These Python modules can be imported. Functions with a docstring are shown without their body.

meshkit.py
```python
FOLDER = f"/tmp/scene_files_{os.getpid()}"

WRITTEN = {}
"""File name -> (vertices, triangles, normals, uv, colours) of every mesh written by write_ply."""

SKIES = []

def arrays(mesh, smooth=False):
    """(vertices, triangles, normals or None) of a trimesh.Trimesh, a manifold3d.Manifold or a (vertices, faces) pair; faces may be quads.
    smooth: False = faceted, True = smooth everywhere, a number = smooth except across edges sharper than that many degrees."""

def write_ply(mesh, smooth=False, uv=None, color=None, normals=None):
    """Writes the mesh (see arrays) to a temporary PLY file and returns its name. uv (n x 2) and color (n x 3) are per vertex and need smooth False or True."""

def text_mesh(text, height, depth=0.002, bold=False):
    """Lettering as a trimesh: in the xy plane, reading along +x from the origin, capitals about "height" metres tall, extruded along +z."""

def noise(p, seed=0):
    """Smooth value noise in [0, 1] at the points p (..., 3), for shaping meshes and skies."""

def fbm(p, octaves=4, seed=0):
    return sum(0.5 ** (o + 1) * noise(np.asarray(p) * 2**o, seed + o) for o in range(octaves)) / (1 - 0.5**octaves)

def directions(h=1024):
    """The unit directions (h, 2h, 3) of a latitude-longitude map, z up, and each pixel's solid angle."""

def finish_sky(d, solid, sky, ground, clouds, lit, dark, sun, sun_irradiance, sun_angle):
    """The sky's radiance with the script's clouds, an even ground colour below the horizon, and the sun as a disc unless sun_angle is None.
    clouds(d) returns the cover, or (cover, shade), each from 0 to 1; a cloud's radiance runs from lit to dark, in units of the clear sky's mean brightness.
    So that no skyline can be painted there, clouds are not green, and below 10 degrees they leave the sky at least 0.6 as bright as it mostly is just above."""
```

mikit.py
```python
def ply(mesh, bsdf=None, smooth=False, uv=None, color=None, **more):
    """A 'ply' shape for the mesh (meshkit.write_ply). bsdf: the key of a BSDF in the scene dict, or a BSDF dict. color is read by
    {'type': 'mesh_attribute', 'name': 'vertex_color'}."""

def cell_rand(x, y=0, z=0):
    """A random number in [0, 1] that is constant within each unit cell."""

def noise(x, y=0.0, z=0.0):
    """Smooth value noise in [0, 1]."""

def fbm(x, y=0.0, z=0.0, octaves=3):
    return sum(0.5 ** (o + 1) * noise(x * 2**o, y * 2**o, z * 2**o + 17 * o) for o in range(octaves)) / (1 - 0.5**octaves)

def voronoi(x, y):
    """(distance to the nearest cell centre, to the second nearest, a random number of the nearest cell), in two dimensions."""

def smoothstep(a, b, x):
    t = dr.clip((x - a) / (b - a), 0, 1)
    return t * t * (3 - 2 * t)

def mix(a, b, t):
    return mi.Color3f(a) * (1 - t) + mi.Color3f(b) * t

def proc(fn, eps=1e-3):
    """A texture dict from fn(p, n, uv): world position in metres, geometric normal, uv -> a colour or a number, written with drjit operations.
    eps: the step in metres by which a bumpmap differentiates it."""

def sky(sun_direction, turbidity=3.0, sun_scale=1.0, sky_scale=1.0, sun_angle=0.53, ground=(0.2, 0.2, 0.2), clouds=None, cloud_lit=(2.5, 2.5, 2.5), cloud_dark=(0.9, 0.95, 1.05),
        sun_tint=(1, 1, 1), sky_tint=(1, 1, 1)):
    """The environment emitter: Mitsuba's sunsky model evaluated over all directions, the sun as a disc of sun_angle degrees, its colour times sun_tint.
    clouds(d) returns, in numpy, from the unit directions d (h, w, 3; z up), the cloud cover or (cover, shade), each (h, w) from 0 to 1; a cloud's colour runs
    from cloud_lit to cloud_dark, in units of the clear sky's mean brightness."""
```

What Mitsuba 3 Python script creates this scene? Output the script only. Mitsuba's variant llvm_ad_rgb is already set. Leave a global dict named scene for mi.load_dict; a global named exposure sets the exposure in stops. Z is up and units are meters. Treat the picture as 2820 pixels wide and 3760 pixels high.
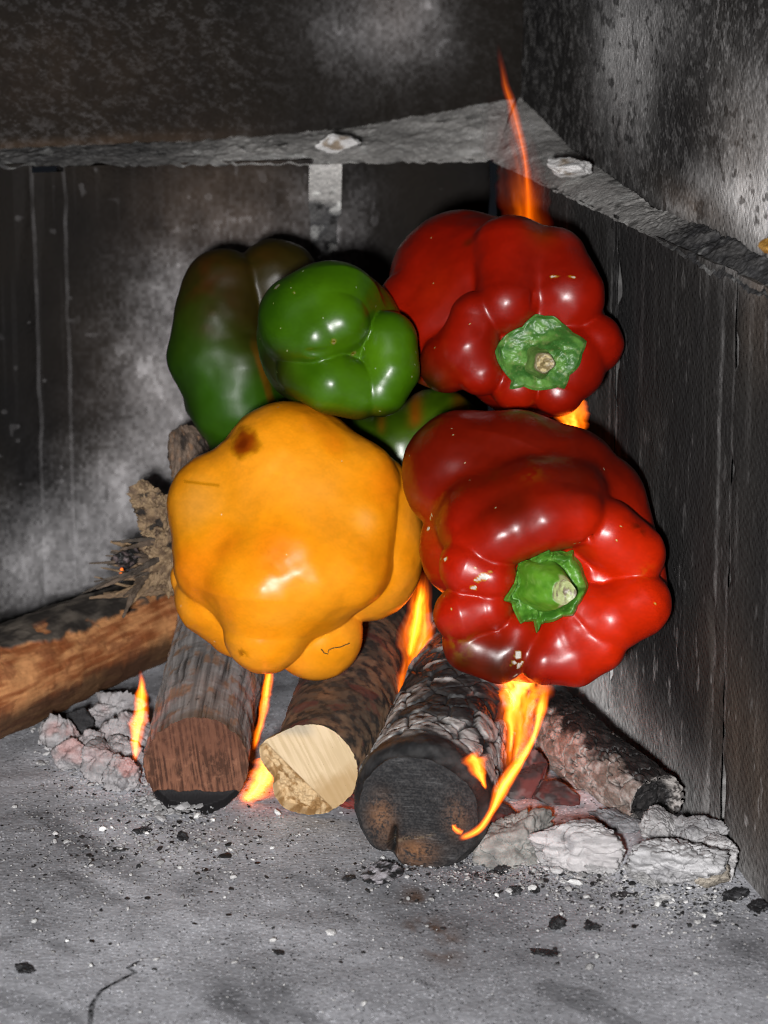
import math, random
import numpy as np, trimesh, drjit as dr, mitsuba as mi, mikit, meshkit
from mikit import noise, fbm, voronoi, cell_rand, smoothstep, mix
T = mi.ScalarTransform4f
random.seed(7); np.random.seed(7)
scene, labels = {}, {}

# ---------------------------------------------------------------- camera, flash, exposure
FPX, PITCH, YAW = 10100.0, math.radians(14.5), math.radians(13.0)      # focal length in pixels of the 2820 x 3760 photograph
RT = np.array([math.cos(YAW), -math.sin(YAW), 0.0])
FW = np.array([math.sin(YAW) * math.cos(PITCH), math.cos(YAW) * math.cos(PITCH), -math.sin(PITCH)])
UP = np.cross(RT, FW)
def ray(x, y): return FW + RT * ((x - 1410) / FPX) + UP * ((1880 - y) / FPX)
CAM = -ray(1800, 2240) * (0.37 / -ray(1800, 2240)[2])                  # the wall corner on the floor is the origin
scene['camera'] = {'type': 'thinlens', 'fov': math.degrees(2 * math.atan(1410 / FPX)), 'fov_axis': 'x', 'near_clip': 0.05, 'far_clip': 20.0,
                   'aperture_radius': 0.0026, 'focus_distance': 1.02,
                   'to_world': T().look_at(origin=CAM.tolist(), target=(CAM + FW).tolist(), up=[0, 0, 1])}
exposure = 0.0
fpos = CAM - RT * 0.056 - UP * 0.050 + FW * 0.01
scene['camera_flash'] = {'type': 'rectangle', 'to_world': T().look_at(origin=fpos.tolist(), target=(fpos + FW + RT * 0.056 + UP * 0.05).tolist(), up=UP.tolist()) @ T().scale([0.016, 0.026, 1]),
                         'emitter': {'type': 'area', 'sampling_weight': 60.0, 'radiance': {'type': 'rgb', 'value': [3000, 2950, 2935]}}}
labels['camera_flash'] = {'label': 'small flash lamp beside the camera lens', 'category': 'flash lamp'}
scene['room_light'] = {'type': 'constant', 'sampling_weight': 2.0, 'radiance': {'type': 'rgb', 'value': [0.006, 0.007, 0.009]}}  # weak even light from all around, its source out of view

# ---------------------------------------------------------------- placing by surveyed points
def atX(x, y, v): r = ray(x, y); return CAM + r * ((v - CAM[0]) / r[0])
def atY(x, y, v): r = ray(x, y); return CAM + r * ((v - CAM[1]) / r[1])
def atZ(x, y, v): r = ray(x, y); return CAM + r * ((v - CAM[2]) / r[2])
def atT(x, y, t): return CAM + ray(x, y) * t
def nrm(a): return a / np.maximum(np.linalg.norm(a, axis=-1, keepdims=True), 1e-12)
def lerp(a, b, t): return a + (b - a) * t
def sstep(a, b, x): t = np.clip((x - a) / (b - a), 0, 1); return t * t * (3 - 2 * t)
def nz(p, s, seed=0): return meshkit.noise(np.asarray(p) * s + 50, seed)
def fb(p, s, seed=0, o=4): return meshkit.fbm(np.asarray(p) * s + 50, o, seed)
def cmix(a, b, t): return np.asarray(a) * (1 - t[..., None]) + np.asarray(b) * t[..., None]

def numbered(key):
    if key not in scene and key not in labels and not any(k.startswith(key + '__') for k in scene): return key
    i = 1
    while f'{key}_{i:03d}' in scene or f'{key}_{i:03d}' in labels or any(k.startswith(f'{key}_{i:03d}__') for k in scene): i += 1
    return f'{key}_{i:03d}'
def add(key, mesh, bsdf, smooth=True, color=None, label=None, cat=None, group=None, kind=None, **more):
    key = numbered(key)
    scene[key] = mikit.ply(mesh, bsdf, smooth=smooth, color=color, **more)
    tag(key, label, cat, group, kind)
    return key
def tag(key, label=None, cat=None, group=None, kind=None):
    d = {k: v for k, v in (('label', label), ('category', cat), ('group', group), ('kind', kind)) if v}
    if d: labels[key] = {**labels.get(key, {}), **d}
    return key

# ---------------------------------------------------------------- materials
VC = {'type': 'mesh_attribute', 'name': 'vertex_color'}
def fine_bump(p, n, uv): return 0.6 * noise(p.x * 900, p.y * 900, p.z * 900) + 0.4 * noise(p.x * 2100, p.y * 2100, p.z * 2100)
def skin_color(p, n, uv):
    r, g = dr.maximum(uv.x, 1e-4), dr.maximum(uv.y, 1e-4)
    lo, hi = dr.minimum(r, g), dr.maximum(r, g)
    return mi.Color3f(r, g, lo * (.02 + .9 * smoothstep(.42, .78, lo / hi) * dr.maximum(smoothstep(.026, .018, hi), smoothstep(.22, .4, hi))))
SKIN = mikit.proc(skin_color)
scene['mat_skin'] = {'type': 'roughplastic', 'diffuse_reflectance': SKIN, 'alpha': 0.105, 'int_ior': 1.46, 'nonlinear': True, 'distribution': 'ggx'}
scene['mat_wax'] = {'type': 'roughplastic', 'diffuse_reflectance': SKIN, 'alpha': 0.10, 'int_ior': 1.30, 'nonlinear': True, 'distribution': 'ggx'}
scene['mat_dull'] = {**scene['mat_skin'], 'alpha': 0.2, 'int_ior': 1.38}
def skin(key, vf, mat, col, **k):
    key = numbered(key); scene[key] = mikit.ply(vf, mat, smooth=True, uv=np.ascontiguousarray(col[:, :2])); return tag(key, **k)
scene['mat_calyx'] = {'type': 'principled', 'base_color': VC, 'roughness': 0.42, 'specular': 0.4}
scene['mat_wood'] = {'type': 'bumpmap', 'arbitrary': mikit.proc(fine_bump, eps=1e-4), 'scale': 0.00018, 'bsdf': {'type': 'principled', 'base_color': VC, 'roughness': 0.75, 'specular': 0.25}}
scene['mat_char'] = {'type': 'principled', 'base_color': VC, 'roughness': 0.55, 'specular': 0.35}
scene['mat_ash'] = {'type': 'twosided', 'bsdf': {'type': 'diffuse', 'reflectance': VC}}

def blobs(a, b, lst):
    out = mi.Float(0)
    for x0, z0, sx, sz, amp in [tuple(map(float, q)) for q in lst]:
        out = out + amp * dr.exp(-dr.square((a - x0) / sx) - dr.square((b - z0) / sz))
    return out
def on_back(lst):
    out = []
    for px, py, rx, ry, amp in lst:
        P = atY(px, py, 0); s = (P - CAM) @ FW / FPX
        out.append((P[0], P[2], rx * s, ry * s, amp))
    return out
def on_right(lst):
    out = []
    for px, py, rx, ry, amp in lst:
        P = atX(px, py, 0); Q = atX(px + rx, py, 0); s = (P - CAM) @ FW / FPX
        out.append((P[1], P[2], abs(Q[1] - P[1]), ry * s, amp))
    return out
BK_GREY = on_back([(640, 1480, 240, 430, .72), (500, 1950, 330, 300, .85), (140, 2100, 240, 220, .62), (1000, 1250, 300, 400, .35), (880, 860, 330, 230, .20),
                   (1290, 860, 110, 320, .20), (1120, 700, 90, 200, .12), (620, 1030, 150, 150, .16), (1470, 110, 300, 230, .46), (1650, 60, 130, 220, .25)])
BK_BROWN = on_back([(830, 780, 300, 230, 1.0), (560, 1500, 260, 400, .5), (1560, 60, 130, 150, .7), (60, 560, 300, 22, .9), (560, 545, 260, 26, .8), (300, 300, 500, 240, .35)])
BK_EDGE = [atY(px, 900, 0)[0] for px in (128, 243, 1155, 1232)]
RT_EDGE = [(atX(a, 1200, 0)[1]) for a in (2262, 2243, 2700, 2655)]
def back_color(p, n, uv):
    x, z = p.x, p.z
    big, med, fin = fbm(x * 28, z * 28, 3.0, 3), fbm(x * 110, z * 90, 7.0, 3), noise(x * 700, z * 600, 1.0)
    g = blobs(x, z, BK_GREY); g = g * smoothstep(-.25, .75, g + .42 * (med - .5) + .25 * (fin - .5) + .12 * (big - .5)) * (.55 + .5 * big) * (.45 + .55 * med + .55 * fbm(x * 300, z * 260, 12.0, 3)) * .92 * .9
    upper = smoothstep(0.214, 0.219, z)
    mott = smoothstep(0.44, 0.74, .6 * fbm(x * 300, z * 460 + x * 120, 5.0, 3) + .4 * fbm(x * 900, z * 1300, 6.0, 2)) * upper * (.25 + .75 * smoothstep(-0.07, -0.14, x)) * (.4 + 1.2 * big)
    speck = smoothstep(0.70, 0.86, med) * 0.22 * smoothstep(0.03, 0.25, g)
    streak = smoothstep(0.62, 0.8, noise(x * 420, z * 14, 9.0)) * 0.010 * (1 - upper)
    v = dr.maximum(g, 0) + speck + streak + 0.075 * mott + .16 * smoothstep(.5, .85, med) * smoothstep(.1, .45, g) * (1 - upper)
    edge = mi.Float(0)
    for xe in BK_EDGE:
        edge = dr.maximum(edge, smoothstep(.0013, .0004, dr.abs(x - float(xe) + .0016 * (fbm(z * 60, 5.0 + 100 * float(xe), 1.0, 2) - .5))))
    v = v + edge * .075 * (.25 + 1.2 * noise(z * 130, 3.0, 8.0)) * (1 - upper)
    flake = smoothstep(0.80, 0.9, fbm(x * 160 + 40, z * 150, 2.0, 2)) * (1 - upper) * 0.09
    v = (v + flake) * (0.72 + 0.5 * fin)
    br = dr.clip(blobs(x, z, BK_BROWN), 0, 1) * (0.4 + 0.8 * med)
    c = mix([.0095, .0093, .0095], [.0155, .0135, .0118], dr.clip(big * 1.5 - .2 + upper * .3, 0, 1))
    c = mix(c, [.36, .35, .355], dr.clip(v, 0, 1))
    return c + mi.Color3f(.036, .022, .013) * br
RT_GREY = on_right([(2130, 2560, 170, 260, .95), (2290, 2700, 160, 190, .42), (1990, 2250, 120, 420, .4), (2100, 1560, 70, 300, .18), (2700, 3300, 160, 260, .45), (2520, 2960, 120, 220, .22),
                    (2110, 240, 120, 270, .62), (2200, 60, 170, 160, .28), (2690, 780, 120, 150, .85), (2560, 720, 150, 90, .4), (2800, 620, 120, 260, .5), (2640, 420, 130, 200, .18), (2380, 780, 120, 40, .3)])
RT_BROWN = on_right([(2760, 2850, 110, 330, .9), (2640, 2500, 100, 300, .4), (2650, 620, 160, 260, .7), (2420, 760, 150, 70, .9), (2780, 1200, 60, 200, .5), (2790, 1030, 70, 60, 1.)])
def right_color(p, n, uv):
    y, z = p.y, p.z
    big, med, fin = fbm(y * 30, z * 16, 3.0, 3), fbm(y * 130, z * 50, 7.0, 3), noise(y * 700, z * 500, 1.0)
    upper = smoothstep(0.214, 0.219, z)
    g = blobs(y, z, RT_GREY) * (0.4 + 1.2 * big)
    streak = smoothstep(0.56, 0.85, fbm(y * 300, z * 16, 9.0, 3)) * (0.03 + .30 * med * med) * (1 - upper) * (.2 + 1.1 * big) * .38
    for ye in RT_EDGE:
        streak = streak + .08 * smoothstep(.0020, .0006, dr.abs(y - float(ye) + .004 * (fbm(z * 70, 5.0 + 100 * float(ye), 1.0, 2) - .5))) * (.15 + 1.1 * noise(z * 160, 3.0, 8.0)) * (1 - upper)
    tick = smoothstep(0.70, 0.84, fbm(y * 300, z * 90, 4.0, 3)) * (0.10 + 0.5 * smoothstep(.1, 0., z)) * (1 - 0.6 * upper)
    pits = smoothstep(0.62, 0.74, fbm(y * 150, z * 210, 11.0, 3)) * upper
    v = g * (0.75 + 0.5 * med) * (1 - .75 * pits) + streak + tick * .6
    mott = smoothstep(0.44, 0.75, .6 * fbm(y * 260, z * 260, 5.0, 3) + .4 * fbm(y * 700, z * 900, 2.0, 2)) * upper * .15 * (.3 + 1.3 * big)
    v = (v + mott) * (0.7 + 0.55 * fin)
    br = dr.clip(blobs(y, z, RT_BROWN), 0, 1) * (0.35 + 0.9 * med)
    c = mix([.021, .0205, .021], [.033, .0315, .030], dr.clip(big * 1.4 - .2, 0, 1))
    c = mix(c, [.62, .61, .60], dr.clip(v, 0, 1))
    return c + mi.Color3f(.060, .042, .029) * br
def wall_bump(p, n, uv): return 0.5 * fbm(p.x * 160, p.y * 160, p.z * 160, 3) + 0.5 * noise(p.x * 700, p.y * 700, p.z * 700)
scene['mat_back'] = {'type': 'bumpmap', 'arbitrary': mikit.proc(wall_bump, eps=2e-4), 'scale': 0.0011, 'bsdf': {'type': 'twosided', 'bsdf': {'type': 'diffuse', 'reflectance': mikit.proc(back_color)}}}
scene['mat_right'] = {'type': 'bumpmap', 'arbitrary': mikit.proc(wall_bump, eps=2e-4), 'scale': 0.0008, 'bsdf': {'type': 'twosided', 'bsdf': {'type': 'diffuse', 'reflectance': mikit.proc(right_color)}}}
FL_LIGHT = [(*atZ(px, py, 0)[:2], r * 1.05e-4, r * 2.6e-4 * .8, a) for px, py, r, a in
            [(560, 3120, 260, .5), (420, 2900, 250, .5), (700, 3330, 300, .35), (1950, 3120, 420, .6), (2500, 3250, 300, .6), (380, 2780, 220, .5), (2650, 3600, 260, .3), (900, 2980, 200, .25), (200, 3450, 350, .2)]]
FL_DARK = [(*atZ(px, py, 0)[:2], r * 1.05e-4, r * 2.6e-4, a) for px, py, r, a in
           [(150, 3120, 260, .25), (1600, 3240, 260, .3), (2000, 3500, 400, .30), (820, 3650, 60, .6), (1000, 3660, 90, .6), (400, 3660, 200, .2), (2760, 3500, 200, .5), (1500, 3420, 160, .2), (120, 3360, 90, .4)]]
FL_RUST = [(*atZ(px, py, 0)[:2], r * 1.05e-4, r * 2.6e-4, a) for px, py, r, a in [(1560, 3400, 70, .8), (1620, 3470, 50, .9), (1530, 3290, 40, .6), (2200, 3240, 40, .5)]]
CRACK = [atZ(px, py, 0)[:2] for px, py in [(508, 3530), (470, 3552), (497, 3566), (440, 3600), (370, 3640), (338, 3690), (328, 3790)]]
def floor_color(p, n, uv):
    x, y = p.x, p.y
    big, med, fin = fbm(x * 22, y * 22, 1.0, 3), fbm(x * 120, y * 70, 4.0, 3), noise(x * 1100, y * 800, 2.0)
    d1, d2, cr = voronoi(x * 900, y * 620)
    brush = fbm(x * 45 + y * 25, y * 9 - x * 5, 6.0, 3)
    g = 0.375 + 0.12 * (big - .5) + .16 * (med - .5) + .12 * (fin - .5) + .14 * (brush - .5)
    li, dk = blobs(x, y, FL_LIGHT), blobs(x, y, FL_DARK)
    g = g + li * .16 * (0.3 + 1.2 * med)
    g = g * (1 - dr.clip(dk * (0.2 + 1.3 * med), 0, .9))
    pale = smoothstep(.45, .2, d1) * smoothstep(.74 - .25 * li, .99, cr)
    dark = smoothstep(.40, .22, d1) * smoothstep(.14, .02, cr)
    smear = smoothstep(.66, .78, fbm(x * 60 + y * 30, y * 26, 8.0, 2))
    g = g * (1 - .8 * dark) * (1 - .35 * smear) + .26 * pale
    c = mi.Float(9)
    for a, b in zip(CRACK[:-1], CRACK[1:]):
        a, ab = [float(q) for q in a], [float(q) for q in b - a]; L = ab[0] ** 2 + ab[1] ** 2
        h = dr.clip(((x - a[0]) * ab[0] + (y - a[1]) * ab[1]) / L, 0, 1)
        c = dr.minimum(c, dr.sqrt(dr.square(x - a[0] - ab[0] * h) + dr.square(y - a[1] - ab[1] * h)))
    g = g * (1 - .85 * smoothstep(.0012, .0003, c + .0009 * (med - .5)) * (.35 + 1.1 * fin))
    rust = dr.clip(blobs(x, y, FL_RUST) * smoothstep(.4, .7, med) * 1.2, 0, 1)
    col = mi.Color3f(g * .97, g * .985, g * 1.05)
    return dr.maximum(mix(col, mi.Color3f(.10, .052, .028), rust), 0.006)
def floor_bump(p, n, uv): return 0.6 * fbm(p.x * 200, p.y * 200, 0, 3) + 0.4 * noise(p.x * 900, p.y * 900, 0)
scene['mat_floor'] = {'type': 'bumpmap', 'arbitrary': mikit.proc(floor_bump, eps=2e-4), 'scale': 0.00035, 'bsdf': {'type': 'twosided', 'bsdf': {'type': 'diffuse', 'reflectance': mikit.proc(floor_color)}}}
def mortar_color(p, n, uv):
    m, q = fbm(p.x * 120, p.y * 120, p.z * 120, 4), noise(p.x * 900, p.y * 900, p.z * 900)
    soot = dr.maximum(smoothstep(-.19, -.25, p.y) * .93, smoothstep(-.10, -.17, p.x) * .78)
    soot = dr.maximum(soot, smoothstep(0.201, 0.194, p.z + .016 * (m - .5)) * .90)
    g = mix([.36, .35, .335], [.034, .034, .036], dr.clip(soot + (m - .5) * .5, 0, 1))
    big = fbm(p.x * 45, p.y * 45, p.z * 45, 3)
    g = g * (.55 + .9 * big) * (1 - .7 * smoothstep(.62, .8, fbm(p.x * 160 + 9, p.y * 160, p.z * 160, 3)))
    g = mix(g, [.55, .55, .53], smoothstep(.60, .76, m) * (1 - .7 * soot) * .8)
    g = mix(g, [.60, .59, .57], dr.exp(-dr.square((p.x - .015) / .035) - dr.square((p.y - .01) / .035)) * smoothstep(.40, .66, m) * .85)
    return g * (0.65 + .7 * q)
scene['mat_mortar'] = {'type': 'bumpmap', 'arbitrary': mikit.proc(wall_bump, eps=2e-4), 'scale': 0.0005, 'bsdf': {'type': 'twosided', 'bsdf': {'type': 'diffuse', 'reflectance': mikit.proc(mortar_color)}}}

# ---------------------------------------------------------------- mesh helpers
def surface_nets(V, o, h):
    s = V < 0
    nx, ny, nz_ = V.shape
    corners = [(i, j, k) for i in (0, 1) for j in (0, 1) for k in (0, 1)]
    sl = lambda A, c: A[c[0]:nx - 1 + c[0], c[1]:ny - 1 + c[1], c[2]:nz_ - 1 + c[2]]
    cnt = sum(sl(s, c).astype(np.int8) for c in corners)
    act = np.argwhere((cnt > 0) & (cnt < 8))
    idx = -np.ones((nx - 1, ny - 1, nz_ - 1), int); idx[tuple(act.T)] = np.arange(len(act))
    pos, num = np.zeros((len(act), 3)), np.zeros(len(act))
    for a in corners:
        for ax in range(3):
            if a[ax]: continue
            b = list(a); b[ax] = 1
            va, vb = V[tuple((act + a).T)], V[tuple((act + b).T)]
            hit = (va < 0) != (vb < 0)
            t = np.where(hit, va / np.where(hit, va - vb, 1), 0)
            q = np.array(a, float) + t[:, None] * (np.array(b) - np.array(a))
            pos[hit] += q[hit]; num[hit] += 1
    v = o + (act + pos / num[:, None]) * h
    faces = []
    for ax in range(3):
        u, w = (ax + 1) % 3, (ax + 2) % 3
        A = s.take(range(s.shape[ax] - 1), ax); B = s.take(range(1, s.shape[ax]), ax)
        e = np.argwhere(A != B)
        e = e[(e[:, u] > 0) & (e[:, w] > 0) & (e[:, u] < V.shape[u] - 1) & (e[:, w] < V.shape[w] - 1)]
        inside = A[tuple(e.T)]
        def c(du, dw):
            q = e.copy(); q[:, u] -= du; q[:, w] -= dw; return idx[tuple(q.T)]
        quad = np.stack([c(1, 1), c(0, 1), c(0, 0), c(1, 0)], 1)
        quad[~inside] = quad[~inside][:, ::-1]
        faces.append(quad)
    q = np.vstack(faces)
    return v, np.vstack([q[:, [0, 1, 2]], q[:, [0, 2, 3]]])

def grid_mesh(P, closed=False):
    """P (n, m, 3) -> vertices, faces; closed joins the second direction."""
    n, m = P.shape[:2]
    i, j = np.meshgrid(np.arange(n - 1), np.arange(m if closed else m - 1), indexing='ij')
    k = (j + 1) % m
    q = np.stack([i * m + j, i * m + k, (i + 1) * m + k, (i + 1) * m + j], -1).reshape(-1, 4)
    return P.reshape(-1, 3), np.vstack([q[:, [0, 1, 2]], q[:, [0, 2, 3]]])
def tube(p, r, k=6):
    t = nrm(np.gradient(p, axis=0)); a = nrm(np.cross(t, FW)); b = np.cross(t, a); an = np.arange(k) * 2 * np.pi / k
    return grid_mesh(p[:, None] + r * (np.cos(an)[None, :, None] * a[:, None] + np.sin(an)[None, :, None] * b[:, None]), True)
def flip(m): return m[0], np.asarray(m[1])[:, ::-1]
ICO = {}
def ico(n):
    if n not in ICO:
        m = trimesh.creation.icosphere(n); ICO[n] = (np.array(m.vertices), np.array(m.faces))
    return ICO[n]
def rock(center, rad, seed, sub=4, rough=.35, axes=None, freq=2.2, crack=0.0, facets=13):
    """A broken lump: rounded facets, relief and cracks, stretched to the radii."""
    v, f = ico(sub); rng = np.random.default_rng(seed)
    nn_ = nrm(rng.normal(size=(facets, 3))); dd = rng.uniform(.62, 1.0, facets)
    sc = np.maximum(v @ nn_.T, 0) / dd
    r = 1 / np.maximum(((sc ** 16).sum(1) + .75 ** 16) ** (1 / 16), .5)
    rad = np.asarray(rad, float); q = v * (rad / rad.mean()) * r[:, None]
    r = r * (1 + rough * .9 * (fb(q, freq, seed, 3) - .5) + rough * .42 * (fb(q, freq * 3.5, seed + 3, 3) - .5) + rough * .16 * (nz(q, freq * 22, seed + 5) - .5))
    if crack: r -= crack * sstep(.035, .0, np.abs(fb(q, 1.5, seed + 9, 3) - .5))
    p = v * r[:, None] * rad
    if axes is not None: p = p @ np.asarray(axes)
    return p + center, f, r
def rot_z(a): c, s = math.cos(a), math.sin(a); return np.array([[c, s, 0], [-s, c, 0], [0, 0, 1.0]])
def rand_rot(rng, tilt=.4):
    a, b, c = rng.uniform(0, 6.28), rng.normal(0, tilt), rng.normal(0, tilt)
    Rx = np.array([[1, 0, 0], [0, math.cos(b), math.sin(b)], [0, -math.sin(b), math.cos(b)]])
    Ry = np.array([[math.cos(c), 0, -math.sin(c)], [0, 1, 0], [math.sin(c), 0, math.cos(c)]])
    return rot_z(a) @ Rx @ Ry
#@@SETTING
# ---------------------------------------------------------------- the setting: floor, brick walls, mortar
gx, gy = np.meshgrid(np.linspace(-0.75, 0.03, 260), np.linspace(-0.95, 0.03, 330), indexing='ij')
P = np.stack([gx, gy, gx * 0], -1)
P[..., 2] = .0016 * (fb(P, 60, 3) - .5) + .002 * (fb(P, 14, 5) - .5)
def pile(px, py, rx, ry, h):
    c = atZ(px, py, 0); s = (c - CAM) @ FW / FPX
    return h * np.exp(-((gx - c[0]) / (rx * s)) ** 2 - ((gy - c[1]) / (ry * s * 2.6)) ** 2)
hp = pile(2080, 3080, 300, 60, .006) + pile(2490, 3130, 190, 60, .007) + pile(2100, 2960, 330, 90, .005) + pile(480, 2750, 190, 110, .005) + pile(1500, 2600, 500, 150, .004) + pile(2500, 3170, 180, 60, .004)
P[..., 2] += hp * (.5 + fb(P, 90, 8))
add('floor', flip(grid_mesh(P)) if trimesh.Trimesh(*grid_mesh(P), process=False).face_normals[:, 2].mean() < 0 else grid_mesh(P), 'mat_floor', True, label='grey ash dusted stone floor of the fireplace', kind='structure')

def brick(x0, x1, z0, z1, depth, place, seed, nu=40, nv=60, amp=.0012, inset=0.0, bev=.0016):
    """A slab whose worn front face looks along -n; place(u, v, w) -> world, w = distance out of the wall."""
    u, v = np.meshgrid(np.linspace(0, 1, nu), np.linspace(0, 1, nv), indexing='ij')
    U, Z = lerp(x0, x1, u), lerp(z0, z1, v)
    e = np.minimum(np.minimum(U - x0, x1 - U), np.minimum(Z - z0, z1 - Z))
    q = np.stack([U, Z, U * 0 + seed], -1)
    chip = .0035 * sstep(.55, .8, fb(q, 70, seed)) * sstep(.006, .0, e)
    w = -bev * sstep(.0022, 0, e) - chip + amp * (fb(q, 45, seed + 2) - .5) - inset
    front = place(U, Z, w)
    rim = np.concatenate([front[:, 0], front[-1, 1:], front[-2::-1, -1], front[0, -2:0:-1]])
    Ur = np.concatenate([U[:, 0], U[-1, 1:], U[-2::-1, -1], U[0, -2:0:-1]]); Zr = np.concatenate([Z[:, 0], Z[-1, 1:], Z[-2::-1, -1], Z[0, -2:0:-1]])
    back = place(Ur, Zr, -depth + Ur * 0)
    vf, ff = grid_mesh(front)
    n = len(vf); k = len(rim)
    vs = np.vstack([vf, rim, back, back.mean(0)[None]])
    i = np.arange(k); j = (i + 1) % k
    side = np.vstack([np.stack([n + i, n + k + i, n + j], 1), np.stack([n + j, n + k + i, n + k + j], 1)])
    cap = np.stack([n + k + i, n + 2 * k + i * 0, n + k + j], 1)
    return trimesh.Trimesh(vs, np.vstack([ff, side, cap]), process=False)
def fixed(m):
    m = trimesh.Trimesh(m.vertices, m.faces, process=True); m.fix_normals(); return m
ZT = 0.212
on_bk = lambda U, Z, w: np.stack([U, -w, Z], -1)
on_rt = lambda U, Z, w: np.stack([-w, U, Z], -1)
bx = lambda px: atY(px, 900, 0)[0]
ry_ = lambda px, py: atX(px, py, 0)[1]
# back wall: upright fire bricks below the ledge, a long slab above it
J = [(-.60, -.44), (-.428, -.325), (-.313, bx(128)), (bx(243), bx(1155)), (bx(1232), -.0015)]
for i, (a, b) in enumerate(J):
    zt = float(np.interp((a + b) / 2, [-.30, -.22, 0], [.2168, .2165, .2122]))
    add('back_wall__brick', fixed(brick(a, b, -.01, zt, .03, on_bk, 11 + i)), 'mat_back', 25)
slab_bk = lambda U, Z, w: np.stack([U, .016 + .042 * np.clip((U + .26) / .26, 0, 1) - w, Z], -1)
add('back_wall__upper_slab', fixed(brick(-.6, .03, .212, .40, .03, slab_bk, 31, 90, 50, .002)), 'mat_back', 25)
mj = []
for i, xm in enumerate([-.434, -.319, (bx(128) + bx(243)) / 2, (bx(1155) + bx(1232)) / 2]):
    hw = .0075
    u, v = np.meshgrid(np.linspace(-hw, hw, 14), np.linspace(-.01, ZT + .001, 150), indexing='ij')
    q = np.stack([xm + u, v, v * 0], -1)
    w = -.0012 + .0016 * (fb(q, 120, 4) - .5) + .0012 * sstep(.012, .0, ZT - v)
    w += .0022 * sstep(.18, .205, v) * (1 if i == 3 else .3)
    mj.append(on_bk(xm + u, v, w))
for m in mj: add('back_wall__mortar_joint', fixed(trimesh.Trimesh(*flip(grid_mesh(m)), process=False)), 'mat_back' if m is not mj[3] else 'mat_mortar', True)
tag('back_wall', 'sooty back wall of upright fire bricks under a long blackened slab', 'wall', kind='structure')
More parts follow.
